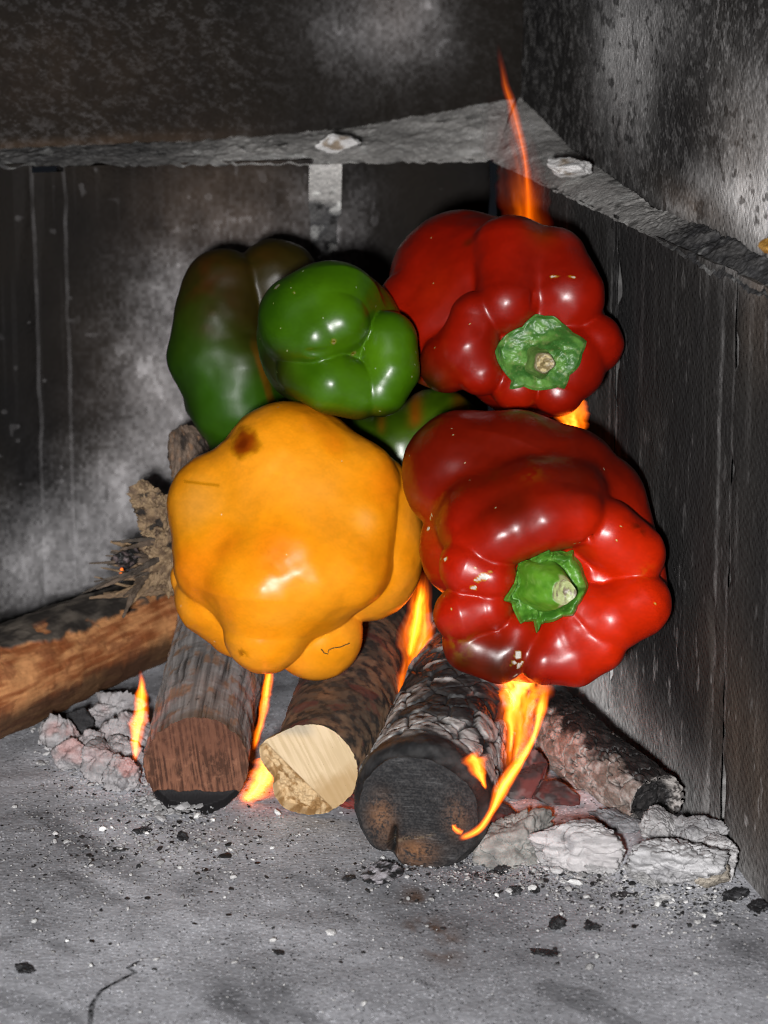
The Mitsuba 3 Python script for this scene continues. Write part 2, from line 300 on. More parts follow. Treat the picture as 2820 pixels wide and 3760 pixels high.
# right wall
a1, a2, b1, b2 = ry_(2262, 1200), ry_(2243, 1200), ry_(2700, 1200), ry_(2655, 1200)
for i, (y0, y1) in enumerate([(-.60, b1), (b2, a1), (a2, -.0015)]):
    add('right_wall__brick', fixed(brick(y0, y1, -.01, ZT, .03, on_rt, 51 + i, 60, 60, .001, bev=.0004)), 'mat_right', 25)
slab_rt = lambda U, Z, w: np.stack([.013 + .016 * np.clip((U + .2) / .2, 0, 1) - .004 * np.clip((-.25 - U) / .1, 0, 1) - w, U, Z], -1)
add('right_wall__upper_slab', fixed(brick(-.6, .085, .212, .40, .03, slab_rt, 71, 110, 50, .0025)), 'mat_right', 25)
for (y0, y1) in [(a1, a2), (b1, b2)]:
    u, v = np.meshgrid(np.linspace(y0, y1, 10), np.linspace(-.01, ZT + .001, 150), indexing='ij')
    q = np.stack([u, v, v * 0], -1)
    add('right_wall__mortar_joint', fixed(trimesh.Trimesh(*grid_mesh(on_rt(u, v, -.0002 + .0010 * (fb(q, 130, 6) - .5))), process=False)), 'mat_right', True)
tag('right_wall', 'sooty right side wall of dark streaked fire bricks under a pitted slab', 'wall', kind='structure')
# crumbly mortar ledge along the top of the lower bricks
def ledge(n, pts_low, pts_up, seed, m=34, bulge=.003, calm=None):
    s = np.linspace(0, 1, n)
    def poly(pts):
        pts = np.array(pts, float); d = np.r_[0, np.cumsum(np.linalg.norm(np.diff(pts, axis=0), axis=1))]; d /= d[-1]
        return np.stack([np.interp(s, d, pts[:, k]) for k in range(3)], -1)
    A, B = poly(pts_low), poly(pts_up)
    t = np.linspace(0, 1, m)
    Q = A[:, None] * (1 - t)[None, :, None] + B[:, None] * t[None, :, None]
    edge = np.minimum(t, .35) / .35
    hgt = bulge * (fb(Q, 60, seed) - .45) * 1.1 + .0020 * (fb(Q, 240, seed + 1, 4) - .5) + .0010 * (nz(Q, 900, seed + 5) - .5)
    jag = .0042 * (fb(A, 110, seed + 2) - .5) + .002 * (nz(A, 420, seed + 3) - .5)
    if calm is not None: hgt = hgt * (.3 + .7 * sstep(*calm, s))[:, None]; jag = jag * (.35 + .65 * sstep(*calm, s))
    Q = Q.copy(); Q[..., 2] += hgt * edge[None] + jag[:, None] * (1 - edge)[None]
    Q[..., 2] += bulge * .35 * np.sin(np.pi * t)[None]
    return Q
up_bk = [[-.6, .017, .2212], [-.26, .017, .2212], [-.20, .026, .2210], [-.13, .037, .2205], [-.06, .048, .2225], [.0, .058, .2300], [.027, .062, .2345]]
low_bk = [[-.6, -.0008, .2162], [-.22, -.0008, .2160], [-.02, -.0008, .2118], [.0, -.0008, .2115]]
up_rt = [[.029, .062, .2345], [.029, .02, .2270], [.027, -.03, .2205], [.0135, -.19, .2165], [.012, -.30, .2185], [.010, -.6, .2185]]
low_rt = [[-.0008, .0, .2115], [-.0008, -.2, .2115], [-.0008, -.29, .2095], [-.0008, -.36, .2085], [-.0008, -.6, .2100]]
Q = ledge(520, low_bk, up_bk, 5, bulge=.0022)
add('back_wall__mortar_ledge', flip(grid_mesh(Q)), 'mat_mortar', True, label='pale grey mortar ledge along the back wall')
Q = ledge(640, low_rt, up_rt, 9, bulge=.0030, calm=(.30, .42))
add('right_wall__mortar_ledge', flip(grid_mesh(Q)), 'mat_mortar', True, label='crumbling mortar ledge, pale near the corner and black further out')
def lump(px, py, z, rad, seed, key, label):
    c = atZ(px, py, z)
    v, f, r = rock(c, rad, seed, 4, .4, rot_z(.3), 2.4)
    col = cmix([.55, .54, .53], [.25, .2, .15], sstep(.9, .7, r + .2 * (nz(v, 400, 3) - .5)))
    add(key, (v, f), 'mat_ash', True, color=col, label=label)
lump(2095, 612, .2215, [.010, .0075, .0042], 3, 'right_wall__mortar_lump', 'pale mortar lump on the ledge right of the corner')
lump(1245, 524, .2225, [.0095, .004, .0042], 8, 'back_wall__mortar_lump', 'pale mortar lump on the ledge of the back wall')
#@@PEPPERS
# ---------------------------------------------------------------- bell peppers
class Body:
    """Smooth union of tapered capsules (lobes) with smooth dents, in metres. Points are (px, py, w, r) in photo pixels about depth t."""
    def __init__(self, cx, cy, t, ns=1.0):
        self.c, self.t, self.s = (cx, cy), t, t / FPX
        self.prims, self.seed, self.ns = [], int(cx + cy), ns
    def pt(self, q):
        px, py, w, r = q
        tt = self.t - w * self.s
        return atT(px, py, tt), r * tt / FPX
    def lobe(self, k, *pts):
        for i in range(max(1, len(pts) - 1)):
            a, b = pts[i], pts[min(i + 1, len(pts) - 1)]
            self.prims.append(('+', k * self.s, *self.pt(a), *self.pt(b)))
    def group(self, k, k_join, *lobes):
        """Lobes joined among themselves with k, then to what stands so far with k_join."""
        self.prims.append(('g', k_join * self.s, [('+', k * self.s, *self.pt(c[i]), *self.pt(c[min(i + 1, len(c) - 1)])) for c in lobes for i in range(max(1, len(c) - 1))]))
    def dent(self, k, *pts):
        for i in range(max(1, len(pts) - 1)):
            a, b = pts[i], pts[min(i + 1, len(pts) - 1)]
            self.prims.append(('-', k * self.s, *self.pt(a), *self.pt(b)))
    @staticmethod
    def cap(p, A, ra, B, rb):
        ab = B - A; L = ab @ ab
        h = np.clip((p - A) @ ab / L, 0, 1) if L > 1e-14 else np.zeros(len(p))
        return np.linalg.norm(p - A - h[:, None] * ab, axis=1) - (ra + h * (rb - ra))
    @staticmethod
    def smin(a, b, k):
        h = np.maximum(k - np.abs(a - b), 0) / k
        return np.minimum(a, b) - h * h * h * k / 6
    def sdf(self, p):
        d = np.full(len(p), 1e3)
        for q in self.prims:
            if q[0] == 'g':
                g = np.full(len(p), 1e3)
                for e in q[2]: g = self.smin(g, self.cap(p, *e[2:]), e[1])
                d = self.smin(d, g, q[1])
            else:
                e = self.cap(p, *q[2:])
                d = self.smin(d, e, q[1]) if q[0] == '+' else -self.smin(-d, e, q[1])
        return d + self.ns * (.0016 * (meshkit.noise(p * 75 + 20, self.seed) - .5) + .0006 * (meshkit.noise(p * 210 + 20, self.seed + 1) - .5))
    def grad(self, p, e=2e-4):
        return np.stack([self.sdf(p + d) - self.sdf(p - d) for d in np.eye(3) * e], -1) / (2 * e)
    def mesh(self, h=.0014):
        flat = [e for q in self.prims for e in (q[2] if q[0] == 'g' else [q]) if e[0] == '+']
        C = np.array([e[2] for e in flat] + [e[4] for e in flat]); Rr = np.array([e[3] for e in flat] + [e[5] for e in flat])
        lo, hi = (C - Rr[:, None]).min(0) - .004, (C + Rr[:, None]).max(0) + .004
        n = np.ceil((hi - lo) / h).astype(int)
        g = np.stack(np.meshgrid(*[lo[k] + np.arange(n[k]) * h for k in range(3)], indexing='ij'), -1)
        v, f = surface_nets(self.sdf(g.reshape(-1, 3)).reshape(n), lo, h)
        v, f = self.project(v), f
        v, f = trimesh.remesh.subdivide(v, f)
        v = self.project(v, 1)
        return v, f
    def project(self, v, n=2):
        for _ in range(n):
            g = self.grad(v)
            v = v - self.sdf(v)[:, None] * g / np.maximum((g * g).sum(1, keepdims=True), .2) * .95
        return v
    def uv(self, v):
        d = v - CAM; t = d @ FW
        return 1410 + FPX * (d @ RT) / t, 1880 - FPX * (d @ UP) / t, (self.t - t) / self.s
    def hit(self, px, py, w0=700):
        """Front surface point over a photo pixel."""
        p = self.pt((px, py, w0, 0))[0][None]; r = nrm(ray(px, py))
        for _ in range(80): p = p + r * np.maximum(self.sdf(p), -1e-4)[:, None] * .7
        return p[0]

def spot(v, P, r): return np.exp(-(((v - P) ** 2).sum(1)) / r ** 2)
def dust(col, v, seed, frac, tone=(.62, .64, .58)):
    rng = np.random.default_rng(seed)
    i = rng.choice(len(v), int(len(v) * frac), replace=False)
    col[i] = lerp(col[i], np.array(tone), rng.uniform(.8, 1.0, (len(i), 1)))
    return col
def grain(c, v, seed=1):
    m = .88 + .14 * fb(v, 420, seed, 3) + .11 * nz(v, 1500, seed + 4)
    return np.clip(c * m[:, None], 0, 1)
def flecks(col, v, P, r, seed, tone=(.68, .67, .65), th=.55):
    m = sstep(th, th + .06, fb(v, 330, seed, 3) + .35 * (np.exp(-((v - P) ** 2).sum(1) / r ** 2) - .6)) * (((v - P) ** 2).sum(1) < (2 * r) ** 2)
    return cmix(col, tone, m)

# yellow
Y = Body(1080, 1960, 1.06, .7)
Y.lobe(60, (1075, 1790, -110, 300), (1085, 2060, 15, 292))
Y.lobe(110, (1045, 1690, -35, 205), (1110, 1740, -50, 205))
Y.lobe(100, (1290, 1800, -40, 188), (1275, 2060, 60, 168))
Y.lobe(110, (803, 1850, -65, 188), (830, 2060, -20, 195))
Y.lobe(100, (980, 2170, 95, 218), (973, 2318, 75, 156))
Y.lobe(40, (1075, 1900, -340, 285))
Y.lobe(60, (1155, 2130, 165, 138))
Y.lobe(60, (1275, 2105, 130, 130))
Y.lobe(10, (1312, 1870, -140, 230), (1322, 2050, -135, 236))
Y.lobe(10, (1160, 2325, -105, 176))
Y.lobe(10, (832, 2180, -110, 190), (900, 2260, -120, 165))
Y.lobe(10, (700, 2120, -110, 75))
Y.dent(60, (822, 1565, -40, 26))
Y.dent(60, (930, 2020, 345, 22), (1010, 2075, 352, 20))
Y.dent(70, (1215, 1990, 330, 10), (1222, 2090, 320, 8))
yv, yf = Y.mesh()
def yellow_color(v):
    u, w_, _ = Y.uv(v)
    a = fb(v, 28, 2, 3)
    c = cmix([.80, .34, .004], [.86, .40, .005], sstep(.35, .65, a))
    c = cmix(c, [.82, .285, .006], .8 * sstep(.45, .75, fb(v, 34, 8, 3)) )
    for (px, py, r, col, k) in [(1010, 2020, .013, (.74, .19, .006), .55), (1440, 1750, .010, (.76, .21, .006), .45), (720, 1850, .013, (.66, .36, .008), .6), (1170, 1800, .012, (.84, .42, .012), .5), (1130, 1500, .010, (.62, .22, .008), .4), (1340, 1905, .006, (.85, .5, .08), .5)]:  # includes dimple shading and a faint highlight painted into the skin
        P = Y.hit(px, py); c = cmix(c, col, k * spot(v, P, r))
    P = Y.hit(898, 1628)
    d = np.sqrt((((v - P) @ RT) / .0072) ** 2 + (((v - P) @ UP) / .0062) ** 2) + .75 * (fb(v, 240, 5, 3) - .5)
    c = cmix(c, [.42, .16, .05], sstep(1.15, .8, d) * .6); c = cmix(c, [.30, .045, .015], sstep(.95, .5, d) * .9)
    c = cmix(c, [.17, .020, .008], sstep(.55, .1, d) * .8)
    P = Y.hit(890, 2400); c = cmix(c, [.35, .10, .01], .8 * spot(v, P, .002) * sstep(.4, .6, nz(v, 700, 2)))
    P = Y.hit(740, 1775); d = np.abs((v - P) @ UP + .12 * ((v - P) @ RT)); c = cmix(c, [.45, .17, .01], .6 * sstep(.0009, .0002, d) * (np.abs((v - P) @ RT) < .007))
    return dust(c, v, 3, .00022, (.85, .62, .35))
k = skin('bell_pepper', (yv, yf), 'mat_wax', grain(yellow_color(yv), yv), label='big yellow pepper with a brown scar near its top edge', cat='bell pepper', group='peppers piled on the burning logs')

# lower red
RL = Body(1990, 2000, 1.02, .7)
RL.lobe(60, (1990, 2130, -190, 335))
RL.group(70, 60, [(1705, 1740, -210, 232)], [(1890, 1770, -180, 265), (1820, 1900, -90, 225)], [(2060, 1800, -150, 240)])
RL.lobe(40, (1950, 1960, -400, 275))
RL.lobe(18, (2165, 1860, -150, 212), (2225, 2130, -100, 222))
RL.lobe(30, (1745, 2010, -190, 208))
RL.lobe(60, (1940, 2270, -150, 235))
RL.lobe(100, (1760, 1930, 60, 150), (1960, 1850, 90, 150), (2090, 1840, 80, 140))
RL.lobe(60, (1745, 2015, 140, 96), (1840, 1968, 180, 106), (1990, 1908, 190, 118), (2110, 1893, 180, 114))
RL.lobe(34, (2225, 1955, 110, 126), (2325, 2040, 70, 122))
RL.lobe(22, (2338, 2215, 85, 132), (2250, 2270, 120, 118), (2150, 2240, 105, 100))
RL.lobe(26, (2000, 2425, 135, 92), (2105, 2420, 125, 98), (2200, 2375, 110, 96))
RL.lobe(60, (2060, 2330, 118, 95), (2130, 2300, 110, 95))
RL.lobe(20, (1722, 2368, 95, 102), (1835, 2412, 120, 96))
RL.lobe(40, (1900, 2330, 120, 84), (1880, 2380, 130, 84))
RL.lobe(16, (1708, 2255, 125, 116), (1795, 2235, 140, 88))
RL.lobe(16, (1724, 2085, 150, 114), (1805, 2115, 165, 92))
RL.dent(20, (2165, 1850, 190, 8), (2160, 1990, 225, 8), (2080, 2040, 235, 6))
RL.dent(16, (1690, 2030, 255, 4), (1790, 2050, 275, 5))
RL.dent(22, (1880, 2260, 222, 4), (1800, 2360, 250, 8))
RL.dent(26, (1955, 2260, 205, 5), (1925, 2380, 246, 7))
RL.dent(22, (2030, 2270, 206, 4), (2075, 2365, 232, 5))
RL.dent(22, (2100, 2250, 206, 4), (2195, 2360, 226, 6))
rv, rf = RL.mesh()
def red_low_color(v):
    u, y, w = RL.uv(v)
    a = fb(v, 34, 4, 3)
    c = cmix([.45, .012, .005], [.54, .017, .006], sstep(.3, .7, a))
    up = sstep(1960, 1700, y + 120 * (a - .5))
    c = cmix(c, [.19, .008, .006], .9 * up)  # upper side darkened in the skin colour, standing in for its shade
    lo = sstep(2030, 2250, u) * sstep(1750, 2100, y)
    c = cmix(c, [.72, .036, .008], .8 * lo)  # lower right brightened in the colour like a lit side
    for (px, py, r, col, k) in [(1830, 2455, .0125, (.062, .011, .014), .95), (1700, 2430, .008, (.08, .012, .016), .9), (1900, 2500, .006, (.07, .02, .016), .7), (1880, 1870, .012, (.10, .008, .008), .7), (2120, 1740, .010, (.12, .008, .007), .6), (1610, 1940, .010, (.2, .008, .007), .5)]:  # scorch at the lower left, plus shade painted into the hollows on top
        c = cmix(c, col, k * spot(v, RL.hit(px, py), r))
    c = cmix(c, [.36, .34, .26], .3 * spot(v, RL.hit(1685, 2365), .0052) * sstep(.42, .62, fb(v, 420, 3, 3)))
    c = cmix(c, [.40, .40, .32], .10 * spot(v, RL.hit(1960, 1735), .004) * sstep(.45, .6, fb(v, 500, 7, 3)))
    c = cmix(c, [.06, .012, .01], .6 * spot(v, RL.hit(2345, 1940), .0028) * sstep(.42, .6, fb(v, 420, 9, 3)))
    c = cmix(c, [.5, .5, .27], .15 * spot(v, RL.hit(2375, 2105), .003) * sstep(.42, .6, fb(v, 520, 10, 3)))
    for i, (px, py, r, th) in enumerate([(1575, 1905, .0022, .50), (1778, 2112, .0021, .48), (1738, 2160, .0018, .52), (1905, 2452, .0028, .47), (1640, 2045, .0016, .56), (1905, 2405, .0018, .5)]):
        c = flecks(c, v, RL.hit(px, py), r, 20 + i, th=th)
    return dust(c, v, 5, .0005)
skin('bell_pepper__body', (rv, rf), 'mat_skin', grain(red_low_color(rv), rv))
KR1 = [k for k in scene if k.endswith('__body')][-1][:-6]

# upper red
RU = Body(1880, 1150, 1.07, .7)
RU.lobe(60, (1955, 1255, -140, 285))
RU.lobe(60, (1720, 1150, -480, 240))
RU.lobe(40, (1830, 1095, -210, 290), (1703, 1048, -330, 276))
RU.lobe(60, (1540, 1130, -230, 160))
RU.lobe(60, (1650, 1220, -190, 215))
RU.lobe(30, (1880, 935, -20, 148), (1862, 1110, 110, 116))
RU.lobe(60, (2025, 975, -20, 142), (2085, 1085, 65, 138))
RU.lobe(22, (2178, 1262, 40, 114))
RU.lobe(26, (2080, 1330, 60, 150))
RU.lobe(22, (1900, 1420, 80, 92), (1880, 1400, 60, 90))
RU.lobe(16, (2045, 1432, 70, 98))
RU.lobe(24, (1742, 1160, 110, 92), (1722, 1275, 110, 108), (1765, 1365, 110, 86))
RU.lobe(55, (1700, 1300, 90, 108), (1640, 1335, 40, 104))
RU.dent(30, (1958, 1080, 175, 6), (1965, 1150, 190, 10))
uv_, uf = RU.mesh()
def red_up_color(v):
    u, y, w = RU.uv(v)
    a = fb(v, 34, 6, 3)
    c = cmix([.31, .0085, .0062], [.39, .0105, .007], sstep(.3, .7, a))
    c = cmix(c, [.42, .018, .008], .8 * spot(v, RU.hit(1590, 1060), .010))
    c = cmix(c, [.20, .008, .007], .5 * sstep(860, 790, y))  # top edge darkened in the colour where little light falls
    c = cmix(c, [.5, .02, .012], .6 * spot(v, RU.hit(1930, 1480), .010))  # bottom lobe painted brighter, as if lit from the front
    for (px, py, r, col, k) in [(1580, 1410, .0075, (.035, .02, .02), .95), (1550, 1330, .006, (.10, .012, .011), .7), (1720, 890, .0022, (.12, .02, .02), .6), (1990, 850, .007, (.14, .05, .045), .5)]:
        c = cmix(c, col, k * spot(v, RU.hit(px, py), r))
    P, Q = RU.hit(2025, 1016), RU.hit(2110, 1018)
    d = Body.cap(v, P, 0, Q, 0); c = cmix(c, [.72, .70, .5], .9 * sstep(.0006, .0002, d))
    return dust(c, v, 8, .0004)
KR2 = numbered('bell_pepper')
skin(KR2 + '__body', (uv_, uf), 'mat_skin', grain(red_up_color(uv_), uv_))

# top green, blossom end towards the viewer
GT = Body(1230, 1250, 1.06, .6)
GT.lobe(60, (1215, 1245, -180, 272))
GT.lobe(60, (1225, 1270, -420, 240))
GT.lobe(60, (1175, 1150, 0, 180), (1125, 1175, 5, 178))
GT.lobe(60, (1240, 1125, 0, 162), (1245, 1180, 100, 110))
GT.lobe(40, (1160, 1235, 100, 112), (1090, 1225, 60, 110))
GT.lobe(10, (1425, 1250, 10, 110), (1432, 1360, 30, 108), (1400, 1430, 40, 102))
GT.lobe(10, (1120, 1365, 10, 108), (1215, 1405, 75, 116), (1310, 1435, 45, 106))
GT.dent(40, (1300, 1270, 200, 26), (1340, 1240, 175, 12))
GT.dent(30, (1250, 1300, 200, 18), (1130, 1295, 190, 8))

gv, gf = GT.mesh()
def green_top_color(v):
    u, y, w = GT.uv(v)
    a = fb(v, 40, 3, 3)
    c = cmix([.052, .155, .004], [.080, .215, .006], sstep(.3, .7, a))
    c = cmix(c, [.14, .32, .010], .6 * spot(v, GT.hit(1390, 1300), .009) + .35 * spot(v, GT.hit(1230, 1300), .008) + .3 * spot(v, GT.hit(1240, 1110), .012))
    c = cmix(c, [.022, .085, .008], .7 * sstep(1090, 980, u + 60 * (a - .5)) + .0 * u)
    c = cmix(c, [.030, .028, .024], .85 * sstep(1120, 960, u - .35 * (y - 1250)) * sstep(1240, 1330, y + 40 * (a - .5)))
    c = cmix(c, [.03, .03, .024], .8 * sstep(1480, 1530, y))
    for i, (px, py, r, th) in enumerate([(1050, 1045, .0012, .5), (1080, 1080, .001, .5), (1180, 1036, .0012, .52), (1013, 1055, .001, .5)]):
        c = flecks(c, v, GT.hit(px, py), r, 40 + i, (.35, .36, .2), th)
    for px, py in [(1225, 1254), (1297, 1297)]:
        c = cmix(c, [.36, .30, .13], .9 * sstep(.0013, .0008, np.linalg.norm(v - GT.hit(px, py), axis=1) + .0008 * (nz(v, 900, 2) - .5)))
        c = cmix(c, [.07, .05, .02], .9 * sstep(.0006, .0003, np.linalg.norm(v - GT.hit(px, py), axis=1)))
    return dust(c, v, 9, .0008, (.5, .55, .35))
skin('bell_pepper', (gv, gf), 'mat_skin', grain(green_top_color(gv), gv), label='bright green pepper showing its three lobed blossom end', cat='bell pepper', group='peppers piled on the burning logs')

# dark green, turning red, behind it
GD = Body(850, 1250, 1.145, .8)
GD.lobe(60, (820, 1065, -20, 152), (803, 1180, 0, 158), (792, 1310, 0, 167), (850, 1485, 0, 156))
GD.lobe(60, (930, 1560, -40, 170), (960, 1720, -60, 165))
GD.lobe(70, (885, 1350, 60, 135), (890, 1480, 50, 120))
GD.lobe(26, (1015, 1045, -80, 166), (1060, 1250, -110, 180), (1060, 1450, -110, 150))
GD.lobe(20, (720, 1300, -60, 90), (760, 1480, -60, 80))
dv, df = GD.mesh(.0017)
def green_dark_color(v):
    u, y, w = GD.uv(v)
    a = fb(v, 40, 3, 3); b = fb(v, 90, 12, 3)
    low = sstep(1080, 1480, y + 240 * (a - .5) - .5 * (u - 850))
    c = cmix([.036, .026, .013], [.036, .125, .016], low)
    c = cmix(c, [.085, .016, .006], .9 * spot(v, GD.hit(745, 1010), .011) * sstep(.3, .7, b) + .5 * spot(v, GD.hit(780, 1150), .008) * sstep(.35, .6, b))
    c = cmix(c, [.06, .026, .006], .7 * spot(v, GD.hit(960, 950), .009) * sstep(.35, .65, b))
    c = cmix(c, [.016, .05, .022], .7 * sstep(760, 690, u) * low)
    d = np.abs(u - lerp(935, 1000, np.clip((y - 1270) / 210, 0, 1)) + 10 * (b - .5)); c = cmix(c, [.18, .07, .008], .8 * sstep(22, 6, d) * sstep(1200, 1350, y))
    return c
skin('bell_pepper', (dv, df), 'mat_dull', grain(green_dark_color(dv), dv), label='dark green pepper flushed brown and red, leaning on the back wall', cat='bell pepper', group='peppers piled on the burning logs')
# green and orange, mostly hidden
GH = Body(1550, 1560, 1.12, .8)
GH.lobe(40, (1610, 1600, -40, 172), (1600, 1750, -40, 170))
GH.lobe(20, (1480, 1640, -20, 150), (1480, 1760, -20, 150))
GH.lobe(14, (1345, 1660, -40, 130), (1380, 1760, -40, 130))
hv, hf = GH.mesh(.0018)
def green_hid_color(v):
    u, y, w = GH.uv(v)
    b = fb(v, 70, 12, 3)
    c = cmix([.045, .10, .018], [.075, .15, .02], sstep(.35, .65, b))
    o = np.exp(-((u - 1525) / 26) ** 2) + np.exp(-((u - 1690) / 28) ** 2) * .8 + np.exp(-((u - 1400) / 16) ** 2) * .8
    return cmix(c, [.30, .085, .008], np.clip(o * (.3 + b), 0, 1) * sstep(1600, 1540, y + 80 * (b - .5)))
skin('bell_pepper', (hv, hf), 'mat_skin', green_hid_color(hv), label='green and orange pepper tucked behind, between the two red ones', cat='bell pepper', group='peppers piled on the burning logs')
tag(KR1, 'lower big red pepper with green stem, scorched purple at its bottom left', 'bell pepper', 'peppers piled on the burning logs')
tag(KR2, 'upper red pepper lying on its side with a flat ragged green calyx', 'bell pepper', 'peppers piled on the burning logs')

def calyx(B, px, py, rim, n_dir, lift, dome, seed, nr=70, na=260):
    """Leafy cap draped on the pepper: rim(angle) in px, dome(r in 0..1) height in metres."""
    C0 = B.hit(px, py); n = nrm(n_dir)
    e1 = nrm(RT - n * (RT @ n)); e2 = np.cross(n, e1); e2 = e2 if e2 @ UP > 0 else -e2
    ang = np.linspace(0, 2 * np.pi, na, endpoint=False); rr = np.linspace(0, 1, nr)
    Rm = rim(ang) * B.s
    A, Rn = np.meshgrid(ang, rr, indexing='ij')
    X, Yy = np.cos(A) * Rn * Rm[:, None], np.sin(A) * Rn * Rm[:, None]
    base = C0 + X[..., None] * e1 + Yy[..., None] * e2
    p = (base + n * .03).reshape(-1, 3)
    for _ in range(60): p = p - n * (np.clip(B.sdf(p), -.001, .004) * .7)[:, None]
    hs = ((p - base.reshape(-1, 3)) @ n).reshape(na, nr)
    k = 13
    for _ in range(3):                                            # a leathery sheet bridges the creases
        hs = np.maximum(hs, (np.roll(hs, 5, 0) + np.roll(hs, -5, 0)) / 2 - .0004)
    hs[:, 0] = hs[:, 0].mean()
    wr = (.0036 if seed == 77 else .0024) * (fb(base, 260, seed, 3) - .5) + .0016 * (fb(base, 600, seed + 1, 2) - .5)
    th = lift * sstep(1.0, .9, Rn) + dome(Rn) + wr * sstep(0, .2, Rn) * (1.15 - Rn)
    top = base + n * (hs + .0004 + th)[..., None]
    skirt = (base + n * (hs - .0015)[..., None])[:, -1:]
    return np.concatenate([top, skirt], 1), Rn, A, (C0, n, e1, e2)
def rim_from(pts, px, py):
    an = np.array([math.atan2(-(y - py), x - px) for x, y in pts]); rd = np.array([math.hypot(x - px, y - py) for x, y in pts])
    o = np.argsort(an); an, rd = an[o], rd[o]
    return lambda a: np.interp((a + np.pi) % (2 * np.pi) - np.pi, np.r_[an[-1] - 2 * np.pi, an, an[0] + 2 * np.pi], np.r_[rd[-1], rd, rd[0]])
Z2 = lambda l: [(1350 + .6028 * a, 720 + .6028 * b) for a, b in l]
Z4 = lambda l: [(1420 + .663 * a, 1420 + .663 * b) for a, b in l]
# flat five-cornered calyx of the upper pepper
cu = Z2([(1035, 724), (1085, 735), (1135, 735), (1185, 775), (1250, 835), (1326, 885), (1290, 960), (1270, 1030), (1215, 1085), (1190, 1170), (1150, 1160), (1090, 1175), (1020, 1180), (950, 1155), (865, 1172), (878, 1120), (840, 1070), (800, 1010), (780, 945), (830, 880), (880, 830), (950, 800)])
cx, cy = Z2([(1055, 965)])[0]
NU = -FW * .95 + RT * .12 - UP * .1
G, Rn, A, fr = calyx(RU, cx, cy, rim_from(cu, cx, cy), NU, .0011, lambda r: .0022 * sstep(.5, .05, r), 61)
m = grid_mesh(np.concatenate([G, G[:1]], 0))
mm = trimesh.Trimesh(*m, process=False)
if (mm.face_normals.mean(0) @ NU) < 0: m = flip(m)
def calyx_color(v, seed, a=(.030, .105, .016), b=(.085, .205, .035), c3=(.14, .20, .06)):
    f1, f2 = fb(v, 240, seed, 3), fb(v, 620, seed + 2, 3)
    c = cmix(a, b, sstep(.35, .68, f1)); return cmix(c, c3, .7 * sstep(.55, .75, f2))
add(KR2 + '__calyx', m, 'mat_calyx', True, color=calyx_color(m[0], 3))
def stem_tube(C0, n, e1, e2, prof, seed, cut, na=60, squash=1.0):
    """prof: list of (height, radius, shift along e1, shift along e2)."""
    pr = np.array(prof); s = np.linspace(0, 1, 50); q = np.stack([np.interp(s, np.linspace(0, 1, len(pr)), pr[:, i]) for i in range(4)], 1)
    a = np.linspace(0, 2 * np.pi, na, endpoint=False)
    A, S = np.meshgrid(a, s, indexing='xy')
    rad = q[:, 1:2] * (1 + .10 * np.cos(5 * A + 1) * (1 - S) + .05 * np.cos(3 * A))
    P = C0 + n * q[:, :1][..., None] + e1 * (q[:, 2:3] + np.cos(A) * rad)[..., None] + e2 * (q[:, 3:4] + np.sin(A) * rad * squash)[..., None]
    P = P + n * (.0007 * (fb(P, 420, seed, 3) - .5))[..., None] * 1.5
    v, f = grid_mesh(np.concatenate([P, P[:, :1]], 1))
    mt = trimesh.Trimesh(v, f, process=False)
    if ((mt.triangles_center - (C0 + n * q[:, 0].mean())) * mt.face_normals).sum(1).mean() < 0: f = f[:, ::-1]
    return v, f, np.repeat(s, na + 1)
C0, n, e1, e2 = fr
hit = RU.hit(*Z2([(1055, 1010)])[0]); C1 = hit + n * .0018
v, f, s = stem_tube(C1, n, e1, e2, [(-.002, .0062, 0, 0), (.0015, .0052, 0, 0), (.003, .0044, 0, 0), (.0052, .0040, 0, 0), (.006, .0036, 0, 0), (.0056, .0022, 0, 0), (.0050, .0002, 0, 0)], 4, None)
c = cmix(calyx_color(v, 5, (.05, .11, .02), (.10, .19, .04)), [.16, .14, .07], sstep(.42, .55, s)); c = cmix(c, cmix([.42, .34, .17], [.16, .12, .05], sstep(.4, .6, fb(v, 700, 3, 2))), sstep(.68, .74, s))
add(KR2 + '__calyx__stem', (v, f), 'mat_calyx', True, color=c, label='short cut stem with a woody tan end')

# knobbly calyx with a thick stem of the lower pepper
cl = Z4([(885, 893), (900, 912), (960, 910), (1000, 922), (1035, 908), (1042, 945), (1080, 985), (1095, 1040), (1113, 1100), (1080, 1150), (1045, 1200), (1020, 1255), (965, 1262), (925, 1285), (870, 1300), (848, 1310), (825, 1358), (812, 1290), (760, 1290), (735, 1302), (712, 1255), (690, 1190), (640, 1172), (668, 1130), (700, 1080), (722, 1020), (735, 968), (780, 965), (830, 930)])
cx, cy = Z4([(880, 1110)])[0]
NL = -FW * .93 + RT * .06 - UP * .08
G, Rn, A, fr = calyx(RL, cx, cy, rim_from(cl, cx, cy), NL, .0030, lambda r: .0026 * np.exp(-((r - .80) / .13) ** 2) + .001 * sstep(.8, .3, r), 77)
m = grid_mesh(np.concatenate([G, G[:1]], 0))
if (trimesh.Trimesh(*m, process=False).face_normals.mean(0) @ NL) < 0: m = flip(m)
add(KR1 + '__calyx', m, 'mat_calyx', True, color=calyx_color(m[0], 9, (.035, .125, .010), (.085, .24, .022), (.13, .26, .05)))
C0, n, e1, e2 = fr
hit = G.reshape(-1, 3)[np.argmax(-(((G.reshape(-1, 3) - atT(*Z4([(865, 1100)])[0], 1.0)) ** 2) @ np.ones(3)) * 0 - ((RL.uv(G.reshape(-1, 3))[0] - Z4([(865, 1100)])[0][0]) ** 2 + (RL.uv(G.reshape(-1, 3))[1] - Z4([(865, 1100)])[0][1]) ** 2))]
nn = nrm(n + .25 * RT - .05 * UP)
